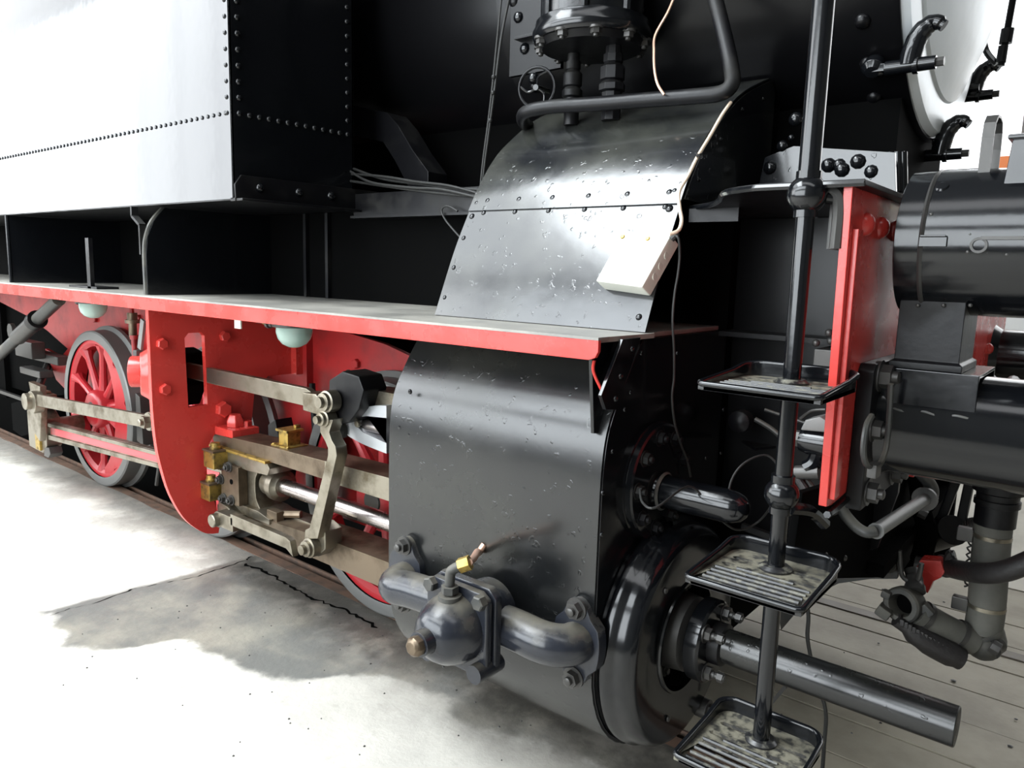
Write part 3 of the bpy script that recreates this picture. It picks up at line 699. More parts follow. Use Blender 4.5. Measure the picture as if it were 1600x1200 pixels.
q = [AT(a, b, 'x', XB + .07) for a, b in ((1392, 600), (1390, 640), (1386, 690), (1380, 715), (1372, 728), (1362, 730), (1352, 722), (1349, 700), (1354, 665), (1362, 650))]
t2 = thing('hook_chain', 'bent iron loop hanging on the buffer flange', 'loop', q[0]); obj('loop_rod', MB().tube(q, .0065, 8), GRN, t2)
obj('loop_clip', MB().box(q[5].x - .005, q[5].x + .015, q[5].y - .02, q[5].y + .02, q[5].z - .02, q[5].z + .01), DST, t2, .003)

# ---- lamp, its pedestal and saddle
t = thing('lamp_saddle', 'black folded steel saddle welded on the buffer with a tapered box stand', 'stand', (-.33, YB, 1.33))
obj('saddle_channel', MB().prism('x', [(-1.14, 1.31), (-1.14, 1.405), (-.90, 1.405), (-.90, 1.31), (-.908, 1.31), (-.908, 1.397), (-1.132, 1.397), (-1.132, 1.31)], -.415, -.225), BLK, t, .002)
st = MB(); a0 = [(-.405, -1.13), (-.26, -1.13), (-.26, -.93), (-.405, -.93)]; a1 = [(-.397, -1.12), (-.268, -1.12), (-.268, -.94), (-.397, -.94)]
vv = [st.b.verts.new((x, y, 1.405)) for x, y in a0] + [st.b.verts.new((x, y, 1.42)) for x, y in a0] + [st.b.verts.new((x, y, 1.425)) for x, y in a1] + [st.b.verts.new((x, y, 1.57)) for x, y in a1]
for r_ in range(3):
    for k in range(4): st.b.faces.new((vv[r_ * 4 + k], vv[r_ * 4 + (k + 1) % 4], vv[r_ * 4 + 4 + (k + 1) % 4], vv[r_ * 4 + 4 + k]))
st.b.faces.new(vv[:4][::-1]); st.b.faces.new(vv[-4:])
obj('box_stand', st, BLKD, t, .002)
wl = MB(); wl.tube([(-.41 + .0186 * i, -1.142 + .002 * math.sin(i * 2), 1.312 + .003 * math.sin(i * 1.7)) for i in range(11)], .004, 6, 3)
obj('weld_bead', wl, GRN, t)
t = thing('head_lamp', 'dented black cylindrical head lamp standing over the buffer', 'lamp', (-.2, YB, 1.53))
ZL = 1.685; RL = .157
obj('lamp_body', MB().lathe((-.41, YB, ZL), (1, 0, 0), [(0, 0), (0, RL - .01), (.004, RL), (.055, RL), (.057, RL - .004), (.06, RL + .001), (.18, RL + .001), (.30, RL + .001)] , 64).dent(.003, 11), BLK, t)
obj('lamp_hood', MB().lathe((-.14, YB, ZL), (1, 0, 0), [(0, RL + .002), (.01, RL + .02), (.10, RL + .02), (.10, RL - .01), (.02, RL - .03)], 56, capped=False), BLK, t)
obj('lamp_lens', MB().lathe((-.075, YB, ZL), (1, 0, 0), [(0, RL), (.012, RL), (.02, RL * .7), (.026, 0)], 48), GLS, t)
obj('lamp_rim', MB().lathe((-.41, YB, ZL), (1, 0, 0), [(.050, RL + .001), (.055, RL + .005), (.060, RL + .001)], 64, capped=False), DST, t)
ch = AT(1590, 272, 'y', YB - .02)
obj('lamp_chimney', MB().prism('y', [(-.228, 1.76), (-.218, 1.89), (-.10, 1.89), (-.10, 1.76)], YB - .11, YB + .06).box(-.226, -.09, YB - .12, YB + .07, 1.885, 1.895), BLK, t, .003)
hx = -.268
hp = [V((hx, y, z)) for y, z in ((-1.095, 1.80), (-1.095, 1.90), (-1.088, 1.93), (-1.065, 1.947), (-1.03, 1.95), (-1.0, 1.945), (-.985, 1.925), (-.98, 1.89), (-.98, 1.80))]
hm = MB()
for a, b in zip(hp, hp[1:]):
    d = (b - a).normalized(); hm.bar(a - d * .001, b + d * .001, .022, .005, (0, -d.z, d.y))
obj('lamp_handle', hm, DST, t)
y0 = YB - RL
def lampsurf(px, py): # a point on the lamp barrel's near side
    for k in range(200):
        y = -1.2 + k * .001; p = AT(px, py, 'y', y)
        if (p.y - YB) ** 2 + (p.z - ZL) ** 2 <= RL ** 2: return p, V((0, p.y - YB, p.z - ZL)).normalized()
    return p, V((0, -1, 0))
p, n = lampsurf(1530, 383); obj('socket', MB().lathe(p - n * .004, n, [(0, .016), (.012, .016), (.012, .011), (.004, .011), (.004, 0)], 20), DST, t)
for a, b in ((1516, 366), (1548, 366), (1512, 394), (1543, 395), (1455, 335), (1573, 398)):
    p, n = lampsurf(a, b); inst('rivet', 'rivet', DST, p, n, .0045, t)
p, n = lampsurf(1455, 378); obj('latch', MB().bar(p + V((-.022, -.002, 0)), p + V((.03, -.002, .0)), .012, .02).bar(p + V((-.02, -.012, .012)), p + V((.028, -.012, .012)), .003, .004), BLK, t, .001)
for a in (1434, 1474, 1516):
    inst('rivet', 'rivet', DST, AT(a, 477, 'y', -1.125), (0, -1, 0), .0045, t)
p, n = lampsurf(1472, 292); obj('top_boss', MB().lathe(p - n * .004, n, [(0, .018), (.008, .012), (.01, 0)], 14), BLK, t)
obj('side_ledge', MB().box(-.245, -.14, YB - RL - .012, YB - RL + .02, 1.685, 1.692), DST, t)

# ---- step column
CX, CY = -.535, -1.38
t = thing('step_column', 'tall black step column with two balls and three ribbed treads', 'handrail', (CX, CY, .5))
obj('column_rod', MB().lathe((CX, CY, .50), (0, 0, 1), [(0, .0), (0, .019), (.44, .019), (.44, .018), (1.25, .019), (1.25, .0215), (2.2, .0215), (2.2, 0)], 28), BLK, t)
for z, r in ((1.768, .040), (1.133, .037)):
    obj('ball_knob', MB().ball((CX, CY, z), r, 28).cyl((CX, CY, z - r - .006), (CX, CY, z - r + .01), .024).cyl((CX, CY, z + r - .01), (CX, CY, z + r + .006), .025), BLK, t)
obj('stay', MB().cyl((CX, CY, 1.768), (CX + .06, CY + .03, 1.76), .014, seg=12), BLK, t)
obj('stay', MB().tube([(CX + .02, CY, 1.105), (CX + .045, CY + .06, 1.09), (CX + .06, CY + .12, 1.05)], .014, 8), BLK, t)
def tread(z0, lab):
    x0, x1, y0, y1 = CX - .125, CX + .118, CY - .185, CY + .075
    s = obj('tread', MB().prism('z', [(x0, y0), (x1, y0), (x1, y1 - .03), (x1 - .03, y1), (x0 + .03, y1), (x0, y1 - .03)], z0 - .008, z0,
        [[(cx - .03, cy - .007), (cx + .03, cy - .007), (cx + .036, cy), (cx + .03, cy + .007), (cx - .03, cy + .007), (cx - .036, cy)] for cx, cy in ((CX - .065, CY + .005), (CX - .07, CY - .045), (CX - .07, CY - .082), (CX - .0, CY - .082), (CX + .065, CY - .045), (CX + .065, CY + .005), (CX + .06, CY - .082))]), TRD, t, label=lab)
    def arc(cx, cy, r, a0, z0_, z1_): return [(cx + r * math.cos(a0 + i * PI / 10), cy + r * math.sin(a0 + i * PI / 10), z0_ + (z1_ - z0_) * i / 5) for i in range(6)]
    rim = arc(x0 + .012, y0 + .012, .012, PI, z0 + .006, z0 + .004) + arc(x1 - .012, y0 + .012, .012, 1.5 * PI, z0 + .004, z0 + .006) + [(x1, y1 - .09, z0 + .016)] + arc(x1 - .035, y1 - .035, .035, 0, z0 + .024, z0 + .029) + arc(x0 + .035, y1 - .035, .035, .5 * PI, z0 + .029, z0 + .024) + [(x0, y1 - .09, z0 + .016)]
    _old = [(x0 + .004, y0, z0 + .004), (x1 - .004, y0, z0 + .004), (x1, y0 + .004, z0 + .006), (x1, y1 - .08, z0 + .018), (x1 - .002, y1 - .03, z0 + .028), (x1 - .03, y1, z0 + .030), (x0 + .03, y1, z0 + .030), (x0 + .002, y1 - .03, z0 + .028), (x0, y1 - .08, z0 + .018), (x0, y0 + .004, z0 + .006)]
    m = MB(); n = len(rim); va = []; rr = .0035
    for (x, y, z) in rim:
        va.append([m.b.verts.new(q) for q in ((x, y, z), (x, y, z0 - .009))])
    cx_, cy_ = (x0 + x1) / 2, (y0 + y1) / 2
    vi = []
    for (x, y, z) in rim:
        qx = x + (.006 if x < cx_ else -.006); qy = y + (.006 if y < cy_ else -.006)
        vi.append([m.b.verts.new(q) for q in ((qx, qy, z), (qx, qy, z0 - .009))])
    for k in range(n):
        j = (k + 1) % n
        m.b.faces.new((va[k][0], va[j][0], va[j][1], va[k][1])); m.b.faces.new((vi[k][0], vi[k][1], vi[j][1], vi[j][0]))
        m.b.faces.new((va[k][0], vi[k][0], vi[j][0], va[j][0])); m.b.faces.new((va[k][1], va[j][1], vi[j][1], vi[k][1]))
    m.tube(rim, .0065, 8, 1, closed=True)
    obj('tread_rim', m, BLK, s, ang=50)
    for k in range(7):
        y = y0 + .018 + k * .0215; w_ = (.100 if k < 5 else .06)
        if k == 6: continue
        obj('rib', MB().tube([(CX - w_ - .004, y, z0 + .001), (CX + w_, y, z0 + .001)], .0042, 6, 1), TRDB, s)
    obj('collar', MB().lathe((CX, CY, z0 - .03), (0, 0, 1), [(0, .022), (.018, .032), (.030, .036), (.034, .036), (.040, .028), (.040, .018)], 24), TRDB, s)
tread(1.377, 'topmost tread'); tread(.962, 'middle tread, dusty'); tread(.548, 'lowest tread, dusty')

# ---- front cylinder cover, gland, tail rod
t = thing('cylinder_cover', 'big round black cylinder cover with bolted gland', 'cover', (-.95, YC, .21))
obj('cover_drum', MB().lathe((XF, YC, ZC - .01), (1, 0, 0), [(0, .335), (.012, .338), (.015, .345), (.035, .345), (.045, .336), (.06, .335), (.085, .328), (.10, .315), (.105, .30), (.098, .17), (.07, .165), (.02, .16), (.02, 0)], 80, capped=False), BLK, t, ang=50)
obj('opening_ring', MB().lathe((XF + .098, YC, ZC - .01), (1, 0, 0), [(0, .172), (.006, .170), (.006, .163), (-.06, .160)], 64, capped=False), BLK, t)
obj('inner_boss', MB().lathe((XF + .02, YC, ZC), (1, 0, 0), [(0, .12), (.10, .11), (.12, .07)], 40), DST, t)
for k in range(10):
    a = 2 * PI * k / 10 + .2; inst('nut', 'bolt', GRN, (XF + .03, YC + .138 * math.cos(a), ZC + .138 * math.sin(a)), (1, 0, 0), .019, t)
gf = obj('gland_flange', MB().lathe((-.86, YC, ZC), (1, 0, 0), [(0, .08), (0, .112), (.005, .120), (.042, .120), (.048, .112), (.048, .05)], 48), BLK, t)
obj('gland_neck', MB().lathe((-.97, YC, ZC), (1, 0, 0), [(0, .075), (.12, .075)], 32).lathe((-.815, YC, ZC), (1, 0, 0), [(0, .062), (.035, .060), (.04, .05)], 32), BLKD, t)
for k in range(4):
    a = PI / 4 + k * PI / 2 + .15; c = (-.812, YC + .088 * math.cos(a), ZC + .088 * math.sin(a))
    inst('bolt', 'bolt', DST, c, (1, 0, 0), .020, gf); obj('stud', MB().cyl(c, (-.755, c[1], c[2]), .009, seg=10).cyl((-.775, c[1], c[2]), (-.758, c[1], c[2]), .015, seg=6), DST, gf)
for a in (.4, 2.3, 4.3): inst('screw', 'screw', DST, (XF + .105, YC + .25 * math.cos(a), ZC + .25 * math.sin(a)), (1, 0, 0), .009, t)
t = thing('tail_rod_tube', 'long black tube sticking out forward from the cylinder cover', 'tube', (-.5, YC, .5))
obj('tube', MB().lathe((-.80, YC, ZC), (1, 0, 0), [(0, .049), (.60, .049), (.602, .047)], 40), CAS2, t)
obj('tube_cap', MB().lathe((-.198, YC, ZC), (1, 0, 0), [(-.004, .047), (.0, .046), (0, 0)], 40), GRN, t)
t = thing('valve_cover', 'round bolted valve chest cover above the cylinder cover', 'cover', (-.97, -1.09, .83))
c = V((XF, -1.10, 1.015)); r = .172
disc = obj('cover_disc', MB().lathe(c, (1, 0, 0), [(0, r), (.008, r), (.01, r - .006), (.026, r - .006), (.03, r - .012), (.03, 0)], 56), BLK, t)
for k in range(9):
    a = 2 * PI * k / 9 + .35; inst('bolt', 'bolt', BLKD, c + V((.03, .132 * math.cos(a), .132 * math.sin(a))), (1, 0, 0), .0175, disc)
gc = c + V((.03, -.0, -.0))
p0, p1 = AT(1010, 757, 'y', -1.10), AT(1093, 780, 'y', -1.10)
zc = (p0.z + p1.z) / 2 - .004
obj('spindle_guide', MB().lathe((XF + .03, -1.10, zc), (1, 0, 0), [(0, .052), (.01, .05), (.012, .046), (.20, .046), (.222, .043), (.242, .035), (.256, .021), (.262, 0)], 32), BLK, t)
obj('rubber_ring', MB().lathe((XF + .035, -1.10, zc), (1, 0, 0), [(0, .05), (.006, .056), (.012, .05)], 32, capped=False), GRN, t)

# ---- drain cock nub and hose under cylinder
t = thing('drain_cock', 'small black drain cock at the foot of the cylinder cover', 'valve', (-.9, -1.15, .25))
p = AT(1085, 1100, 'x', -.93)
obj('cock_body', MB().cyl(p - V((.06, 0, 0)), p + V((.05, 0, .0)), .032, seg=16).cyl(p + V((.05, 0, 0)), p + V((.07, 0, 0)), .02, seg=6), DST, t, .002)

# ---- bypass valve on the casing
YP = -1.465
t = thing('bypass_valve', 'black bypass valve with round dome and two flanged pipe arms, low on the casing', 'valve', (-1.35, YP, .55))
ax = .625
obj('pipe_arm', MB().tube([(-1.70, -1.37, ax - .02), (-1.70, -1.43, ax - .02), (-1.675, YP, ax - .02), (-1.60, YP, ax - .01), (-1.45, YP, ax)], .055, 20, 5).ball((-1.685, -1.455, ax - .02), .056), BYP, t, label='short left pipe arm')
obj('pipe_arm', MB().tube([(-1.35, YP, ax), (-1.20, YP, ax), (-1.10, YP, ax - .003), (-1.045, -1.43, ax - .006), (-1.035, -1.37, ax - .006)], .056, 20, 5), BYP, t, label='long right pipe arm with elbow')
ov = [(math.cos(a), math.sin(a)) for a in [2 * PI * k / 28 for k in range(28)]]
for x in (-1.04, -1.71):
    el = [(x + .075 * c_ * (1 if abs(s_) < .5 else .75), ax - .01 + .125 * s_) for c_, s_ in ov]
    of = obj('oval_flange', MB().prism('y', el, -1.40, -1.362), BYP, t, .006)
    for s_ in (-1, 1):
        inst('bolt', 'bolt', DST, (x, -1.402, ax - .01 + s_ * .098), (0, -1, 0), .023, of)
xc = -1.315; zd = .635
vf = obj('valve_flange', MB().prism('y', [(xc - .11, zd - .125), (xc + .10, zd - .125), (xc + .115, zd - .11), (xc + .115, zd + .10), (xc + .09, zd + .125), (xc - .09, zd + .125), (xc - .12, zd + .10), (xc - .12, zd - .11)], -1.545, -1.515), BYP, t, .008)
obj('valve_body', MB().lathe((xc, -1.42, zd), (0, -1, 0), [(0, .09), (.10, .10)], 32), BYP, t)
obj('flange_cover', MB().prism('y', [(xc - .11, zd - .12), (xc + .10, zd - .12), (xc + .11, zd - .10), (xc + .11, zd + .10), (xc + .08, zd + .12), (xc - .09, zd + .12), (xc - .115, zd + .09), (xc - .115, zd - .10)], -1.575, -1.549), BYP, t, .008)
dm_ = obj('dome', MB().lathe((xc, -1.572, zd), (0, -1, 0), [(0, .098), (.03, .096), (.065, .085), (.095, .065), (.112, .04), (.118, 0)], 36), BYP, t)
obj('boss', MB().cyl((xc, -1.67, zd), (xc, -1.715, zd), .036, .034, 24), BYP, dm_, .003)
obj('brass_plug', MB().lathe((xc, -1.712, zd), (0, -1, 0), [(0, .027), (.02, .027), (.03, .018), (.031, 0)], 8), STB, dm_, .002)
for sx in (-1, 1):
    for sz in (-1, 1): inst('bolt_head', 'head', GRN, (xc + sx * .09, -1.578, zd + sz * .098), (0, -1, 0), .021, vf)
for sx in (-1, 1):
    obj('bolt_shank', MB().cyl((xc + sx * .09, -1.60, zd - .098), (xc + sx * .09, -1.50, zd - .098), .026, seg=16), BYP, t)
obj('oil_elbow', MB().tube([(xc, -1.60, zd + .08), (xc, -1.60, zd + .155), (xc + .012, -1.597, zd + .175), (xc + .03, -1.585, zd + .185)], .014, 12).cyl((xc, -1.60, zd + .075), (xc, -1.60, zd + .10), .032, seg=18).cyl((xc, -1.60, zd + .105), (xc, -1.60, zd + .125), .024, seg=6), GRN, t, .001)
obj('brass_nut', MB().cyl((xc + .022, -1.588, zd + .183), (xc + .048, -1.574, zd + .196), .021, seg=6), BRS, t, .001)
t = thing('oil_pipe', 'short bare copper pipe bending up from the valve into the casing', 'pipe', (xc, -1.5, .8))
e0 = V((xc + .045, -1.577, zd + .195)); e1 = AT(757, 851, 'y', -1.375)
obj('copper_pipe', MB().tube([e0, e0.lerp(e1, .35) + V((0, -.005, -.006)), e0.lerp(e1, .7) + V((0, -.012, -.004)), e1 + V((-.004, -.02, -.02)), e1], .0105, 12), COP, t)

# ---- motion: slide bars
def slab(name, pts, y0, y1, mt, parent, bev=.003, **k): return obj(name, MB().prism('y', pts, y0, y1), mt, parent, bev, **k)
t = thing('slide_bar', 'upper slide bar, brown oiled steel, carrying a brass oil box', 'slide bar', (-2.8, -1.03, .70))
slab('bar', [(-3.42, .725), (-3.40, .706), (-1.8, .703), (-1.8, .80), (-2.95, .778), (-3.40, .762), (-3.425, .752)], -1.10, -.955, STB, t)
slab('wear_strip', [(-2.52, .702), (-1.8, .702), (-1.8, .80), (-2.52, .788)], -1.104, -1.10, STL, t, .001)
t2 = obj('oil_box', MB().box(-2.925, -2.855, -1.055, -.985, .78, .845), BRS, t, .004, label='brass oil box'); obj('lid', MB().box(-2.935, -2.845, -1.065, -.975, .845, .856).box(-2.89, -2.87, -1.0, -.975, .856, .87), BRS, t2, .002)
obj('base_plate', MB().box(-2.95, -2.82, -1.08, -.97, .775, .785), BRS, t2, .002)
for x in (-2.94, -2.83): inst('screw', 'screw', BRS, (x, -1.07, .785), (0, 0, 1), .008, t2)
t = thing('slide_bar', 'lower slide bar, oily steel, running into the casing low down', 'slide bar', (-2.8, -1.03, .38))
slab('bar', [(-3.40, .40), (-3.40, .335), (-1.8, .335), (-1.8, .455), (-2.55, .445), (-3.40, .40)], -1.10, -.93, STB, t)
slab('gib', [(-3.05, .412), (-2.6, .412), (-2.6, .44), (-3.05, .44)], -1.02, -.94, STL, t, .002)

# ---- piston rod and crosshead
t = thing('piston_rod', 'polished piston rod between crosshead and cylinder', 'rod', (-2.5, YC, .5))
obj('rod', MB().cyl((-2.98, YC, ZC + .02), (-1.8, YC, ZC + .02), .036, seg=32), ROD, t)
obj('rod_collar', MB().lathe((-3.06, YC, ZC + .02), (1, 0, 0), [(0, .062), (.06, .066), (.062, .075), (.10, .075), (.105, .06), (.115, .05), (.115, 0)], 32), STL, t)
t = thing('crosshead', 'oily steel crosshead sliding between the bars, with bolts and a cotter hole', 'crosshead', (-3.2, YC, .5))
slab('upper_slipper', [(-3.40, .655), (-3.40, .70), (-2.93, .70), (-2.91, .68), (-2.93, .645), (-3.1, .635)], -1.115, -.95, STL, t)
slab('gib_strip', [(-3.42, .70), (-2.93, .70), (-2.93, .712), (-3.42, .712)], -1.125, -.95, BRS, t, .001)
slab('lower_slipper', [(-3.35, .41), (-2.93, .41), (-2.93, .435), (-3.02, .455), (-3.35, .455)], -1.11, -.95, STL, t)
slab('body', smooth2([(-3.24, .44), (-3.23, .52), (-3.23, .58), (-3.24, .66)], 3) + smooth2([(-3.02, .66), (-3.075, .60), (-3.075, .50), (-3.03, .44)], 3), -1.085, -.96, STL, t, .004)
slab('face_plate', [(-3.30, .45), (-3.29, .65), (-3.14, .645), (-3.14, .455)], -1.135, -1.085, STB, t, .005)
obj('cotter_hole', MB().cyl((-3.20, -1.137, .565), (-3.20, -1.12, .565), .013, seg=14), DEEP, t)
for x, z in ((-3.285, .63), (-3.215, .635), (-3.20, .475), (-3.27, .47), (-3.29, .56)): inst('bolt', 'bolt', DST, (x, -1.138, z), (0, -1, 0), .019, t)
slab('lower_bracket', [(-3.30, .45), (-3.22, .44), (-3.10, .39), (-3.16, .345), (-3.28, .36), (-3.31, .40)], -1.15, -1.06, STL, t, .005)
obj('rear_lug', MB().box(-2.98, -2.90, -1.09, -1.05, .42, .47).cyl((-2.96, -1.07, .445), (-2.84, -1.0, .455), .018, seg=10), STB, t, .003)
for x, z, lab, s in ((-3.31, .655, 'brass oil cup at the top of the crosshead', 1), (-3.36, .485, 'brass oil cup at the lower left of the crosshead', .95)):
    w_ = .047 * s
    y_ = -1.15
    t2 = obj('oil_cup', MB().prism('z', [(x - w_, y_ - w_ + .01), (x + w_, y_ - w_ + .01), (x + w_, y_ + w_), (x - w_, y_ + w_)], z - .035, z + .045), BRS, t, .004, label=lab)
    obj('lid', MB().box(x - w_ - .004, x + w_ + .004, y_ - w_ + .006, y_ + w_ + .004, z + .045, z + .055), STB, t2, .002)
    obj('cap', MB().lathe((x, y_, z + .055), (0, 0, 1), [(0, .026), (.012, .026), (.014, .022), (.03, .022), (.03, 0)], 14), BRS, t2, .001)
# ---- union link and combination lever
t = thing('union_link', 'short steel link low down between crosshead arm and long lever', 'link', (-2.85, -1.19, .38))
slab('link_bar', [(-3.10, .447), (-2.66, .445), (-2.63, .435), (-2.61, .37), (-2.66, .395), (-3.10, .392)], -1.205, -1.175, STL, t, .003)
obj('link_eye', MB().cyl((-3.22, -1.20, .39), (-3.22, -1.13, .39), .040, seg=24).box(-3.20, -3.08, -1.205, -1.14, .362, .432), STL, t, .003)
obj('pin', MB().lathe((-3.22, -1.20, .39), (0, -1, 0), [(0, .032), (.03, .032), (.034, .028), (.034, 0)], 24), STL, t)
t = thing('combination_lever', 'long slanting steel lever with cranked top, in front of the slide bars', 'lever', (-2.5, -1.17, .4))
lv = [AT(a, b, 'y', -1.19) for a, b in ((500, 655), (500, 676), (508, 690), (512, 700), (512, 712), (479, 842), (496, 842), (526, 712), (524, 698), (518, 688), (514, 676), (520, 656))]
slab('lever_bar', [(p.x, p.z) for p in lv], -1.19, -1.135, STL, t, .003)
for a, b, r, nm in ((507, 628, .036, 'top_pin'), (503, 655, .026, 'middle_pin'), (480, 857, .034, 'bottom_pin')):
    p = AT(a, b, 'y', -1.20)
    obj(nm, MB().lathe((p.x, -1.12, p.z), (0, -1, 0), [(.03, r + .008), (.075, r + .008), (.077, r), (.092, r), (.094, r * .62), (.112, r * .62), (.112, 0)], 22), STL, t, .001)
p = AT(478, 846, 'y', -1.19); slab('fork', [(p.x - .06, p.z - .06), (p.x - .05, p.z + .03), (p.x + .03, p.z + .075), (p.x + .09, p.z + .055), (p.x + .09, p.z - .02), (p.x + .03, p.z - .07)], -1.16, -1.07, STL, t, .006)
# ---- radius rod, lever head block, spindle crosshead
t = thing('valve_rod', 'flat steel rod passing through the slot of the red bracket plate', 'rod', (-3.0, -1.12, 1.02))
slab('rod_bar', [(-3.95, 1.03), (-3.95, 1.10), (-3.4, 1.092), (-2.60, 1.088), (-2.54, 1.068), (-2.52, 1.01), (-2.60, 1.012), (-3.4, 1.018)], -1.135, -1.105, STL, t, .003)
slab('rod_eye', [(-2.59, 1.0), (-2.59, 1.075), (-2.50, 1.08), (-2.46, 1.05), (-2.47, .995)], -1.16, -1.08, STL, t, .006)
slab('die_block', [(-3.72, 1.16), (-3.62, 1.14), (-3.60, .98), (-3.68, .86), (-3.76, .9), (-3.78, 1.08)], -1.16, -1.02, DEEP, t, .01)
t = thing('lever_head', 'black bolted block at the top of the long lever', 'block', (-2.36, -1.08, 1.0))
bk = [AT(a, b, 'y', -1.14) for a, b in ((514, 594), (512, 640), (525, 665), (545, 660), (560, 640), (568, 610), (560, 588), (535, 580))]
slab('block', [(p.x, p.z) for p in bk], -1.14, -1.02, BLKD, t, .006)
p = AT(538, 590, 'y', -1.12); inst('bolt', 'bolt', STL, (p.x, -1.10, 1.155), (.2, -.1, 1), .022, t)
obj('cap', MB().lathe(AT(533, 672, 'y', -1.10), (.4, -1, .1), [(-.03, .034), (0, .034), (.012, .025), (.014, 0)], 18), GRN, t)
t = thing('spindle_guide', 'silvery cast guide with rounded nose behind the casing edge', 'guide', (-2.2, -1.05, .9))
f1 = smooth2([(p.x, p.z) for p in (AT(a, b, 'y', -1.05) for a, b in ((616, 632), (600, 632), (570, 636), (553, 644), (546, 658), (551, 674), (572, 688), (600, 700), (616, 706)))], 4)
hole = [(p.x, p.z) for p in (AT(a, b, 'y', -1.05) for a, b in ((616, 651), (585, 648), (572, 650), (570, 664), (580, 674), (600, 683), (616, 690)))]
slab('guide_casting', f1 + hole, -1.09, -1.0, CST, t, .008)
fr = [(p.x, p.z) for p in (AT(a, b, 'y', -1.05) for a, b in ((580, 628), (583, 634), (616, 640), (616, 604), (603, 603)))]
slab('oil_tray', [(-2.30, 1.02), (-1.95, 1.02), (-1.95, 1.115), (-2.30, 1.115)], -1.06, -.95, STL, t, .002)
obj('spindle', MB().cyl((-2.42, -1.05, .965), (-1.9, -1.05, .965), .025, seg=20), ROD, t)
inst('screw', 'screw', STL, AT(559, 662, 'y', -1.092), (0, -1, 0), .016, t)
p = AT(583, 624, 'y', -1.04); inst('bolt', 'bolt', DST, (p.x, -1.04, p.z - .01), (0, 0, 1), .018, t)

# ---- main rod, return crank, eccentric rod
t = thing('connecting_rod', 'long steel connecting rod with red fluted side, low across the first wheel', 'rod', (-4.6, -1.05, .4))
A, B = V((-5.80, -1.05, .41)), V((-3.36, -1.05, .545)); d = (B - A).normalized(); u = V((-d.z, 0, d.x))
def along(s, h): q = A + (B - A) * s + u * h; return (q.x, q.z)
slab('rod_bar', [along(.06, -.062), along(.06, .058), along(1, .043), along(1, -.043)], -1.075, -1.035, STL, t, .003)
slab('fluting', [along(.085, -.022), along(.085, .026), along(.98, .016), along(.98, -.016)], -1.078, -1.07, PINK, t, .001, label='worn red painted groove')
slab('flange', [along(.075, .030), along(.075, .056), along(1, .041), along(1, .02)], -1.088, -1.035, STL, t, .003)
slab('flange', [along(.075, -.06), along(.075, -.028), along(1, -.02), along(1, -.041)], -1.088, -1.035, STL, t, .003)
slab('big_end', [(-5.95, .26), (-5.95, .52), (-5.86, .56), (-5.70, .55), (-5.62, .50), (-5.62, .31), (-5.70, .25)], -1.10, -1.0, STL, t, .008)
obj('bearing_brass', MB().box(-5.78, -5.70, -1.115, -1.0, .27, .50), BRS, t, .004)
slab('wedge', [(-5.68, .235), (-5.60, .235), (-5.56, .27), (-5.58, .31), (-5.66, .30)], -1.10, -1.02, DST, t, .004)
obj('oil_pot', MB().box(-5.80, -5.66, -1.08, -1.0, .56, .66).box(-5.78, -5.70, -1.06, -1.02, .66, .68), STB, t, .006)
obj('crank_pin', MB().cyl((-5.80, -1.0, .41), (-5.80, -.80, .41), .06), STL, t)
t = thing('return_crank', 'pale flat return crank at the far left rod end', 'crank', (-5.65, -1.18, .4))
c1 = [AT(a, b, 'y', -1.17) for a, b in ((44, 596), (62, 604), (64, 650), (62, 690), (48, 668), (46, 650), (52, 634))]
slab('crank_arm', [(p.x, p.z) for p in c1], -1.17, -1.13, STL, t, .005)
t = thing('eccentric_rod', 'slim pale steel eccentric rod above the connecting rod', 'rod', (-4.7, -1.2, .68))
e = [AT(a, b, 'y', -1.2) for a, b in ((60, 616), (60, 634), (228, 668), (228, 648))]
slab('rod_bar', [(p.x, p.z) for p in e], -1.21, -1.185, STL, t, .003)
p = AT(44, 626, 'y', -1.22); obj('pin', MB().cyl((p.x + .02, -1.14, p.z), (p.x + .02, -1.25, p.z), .055, seg=24), STL, t, .004)
obj('rod_eye', MB().cyl((p.x + .05, -1.22, p.z - .005), (p.x + .05, -1.16, p.z - .005), .075, seg=24), STL, t, .004)
p = AT(229, 659, 'y', -1.22); inst('bolt', 'bolt', STL, (p.x, -1.21, p.z), (0, -1, 0), .035, t)
obj('fork_end', MB().cyl((p.x, -1.21, p.z), (p.x, -1.12, p.z), .05, seg=20).box(p.x, p.x + .3, -1.2, -1.12, p.z - .03, p.z + .03), STL, t, .004)
t = thing('step_block', 'black squared steel block behind the far left rod end', 'block', (-6.2, -.95, .25))
bk = [AT(a, b, 'y', -.95) for a, b in ((17, 630), (48, 622), (52, 676), (33, 682), (20, 672))]
slab('block', [(p.x, p.z) for p in bk], -.95, -.60, DEEP, t, .006)
t = thing('stay_tube', 'slanting grey tube with a collar at the far left under the running board', 'tube', (-5.9, -1.0, 1.0))
a, b = AT(-20, 572, 'y', -1.0), AT(92, 468, 'y', -1.0)
obj('tube', MB().cyl(a, b, .042, seg=18), GRN, t)
q0, q1 = a.lerp(b, .48), a.lerp(b, .70)
obj('sleeve', MB().cyl(q0, q1, .056, seg=18), DST, t, .003); obj('collar', MB().cyl(q1, a.lerp(b, .745), .066, seg=18), BLKD, t, .003)
t = thing('rear_gear', 'dark oily gear hanging in the shade at the far left', 'machinery', (-6.6, -.8, .6))
for (a, b), (c_, d_), y in (((22, 530), (50, 562), -.85), ((35, 545), (90, 572), -.75), ((30, 572), (62, 592), -.85)):
    p, q = AT(a, b, 'y', y), AT(c_, d_, 'y', y); obj('gear_block', MB().box(p.x, q.x, y, y + .1, q.z, p.z), DST, t, .01)
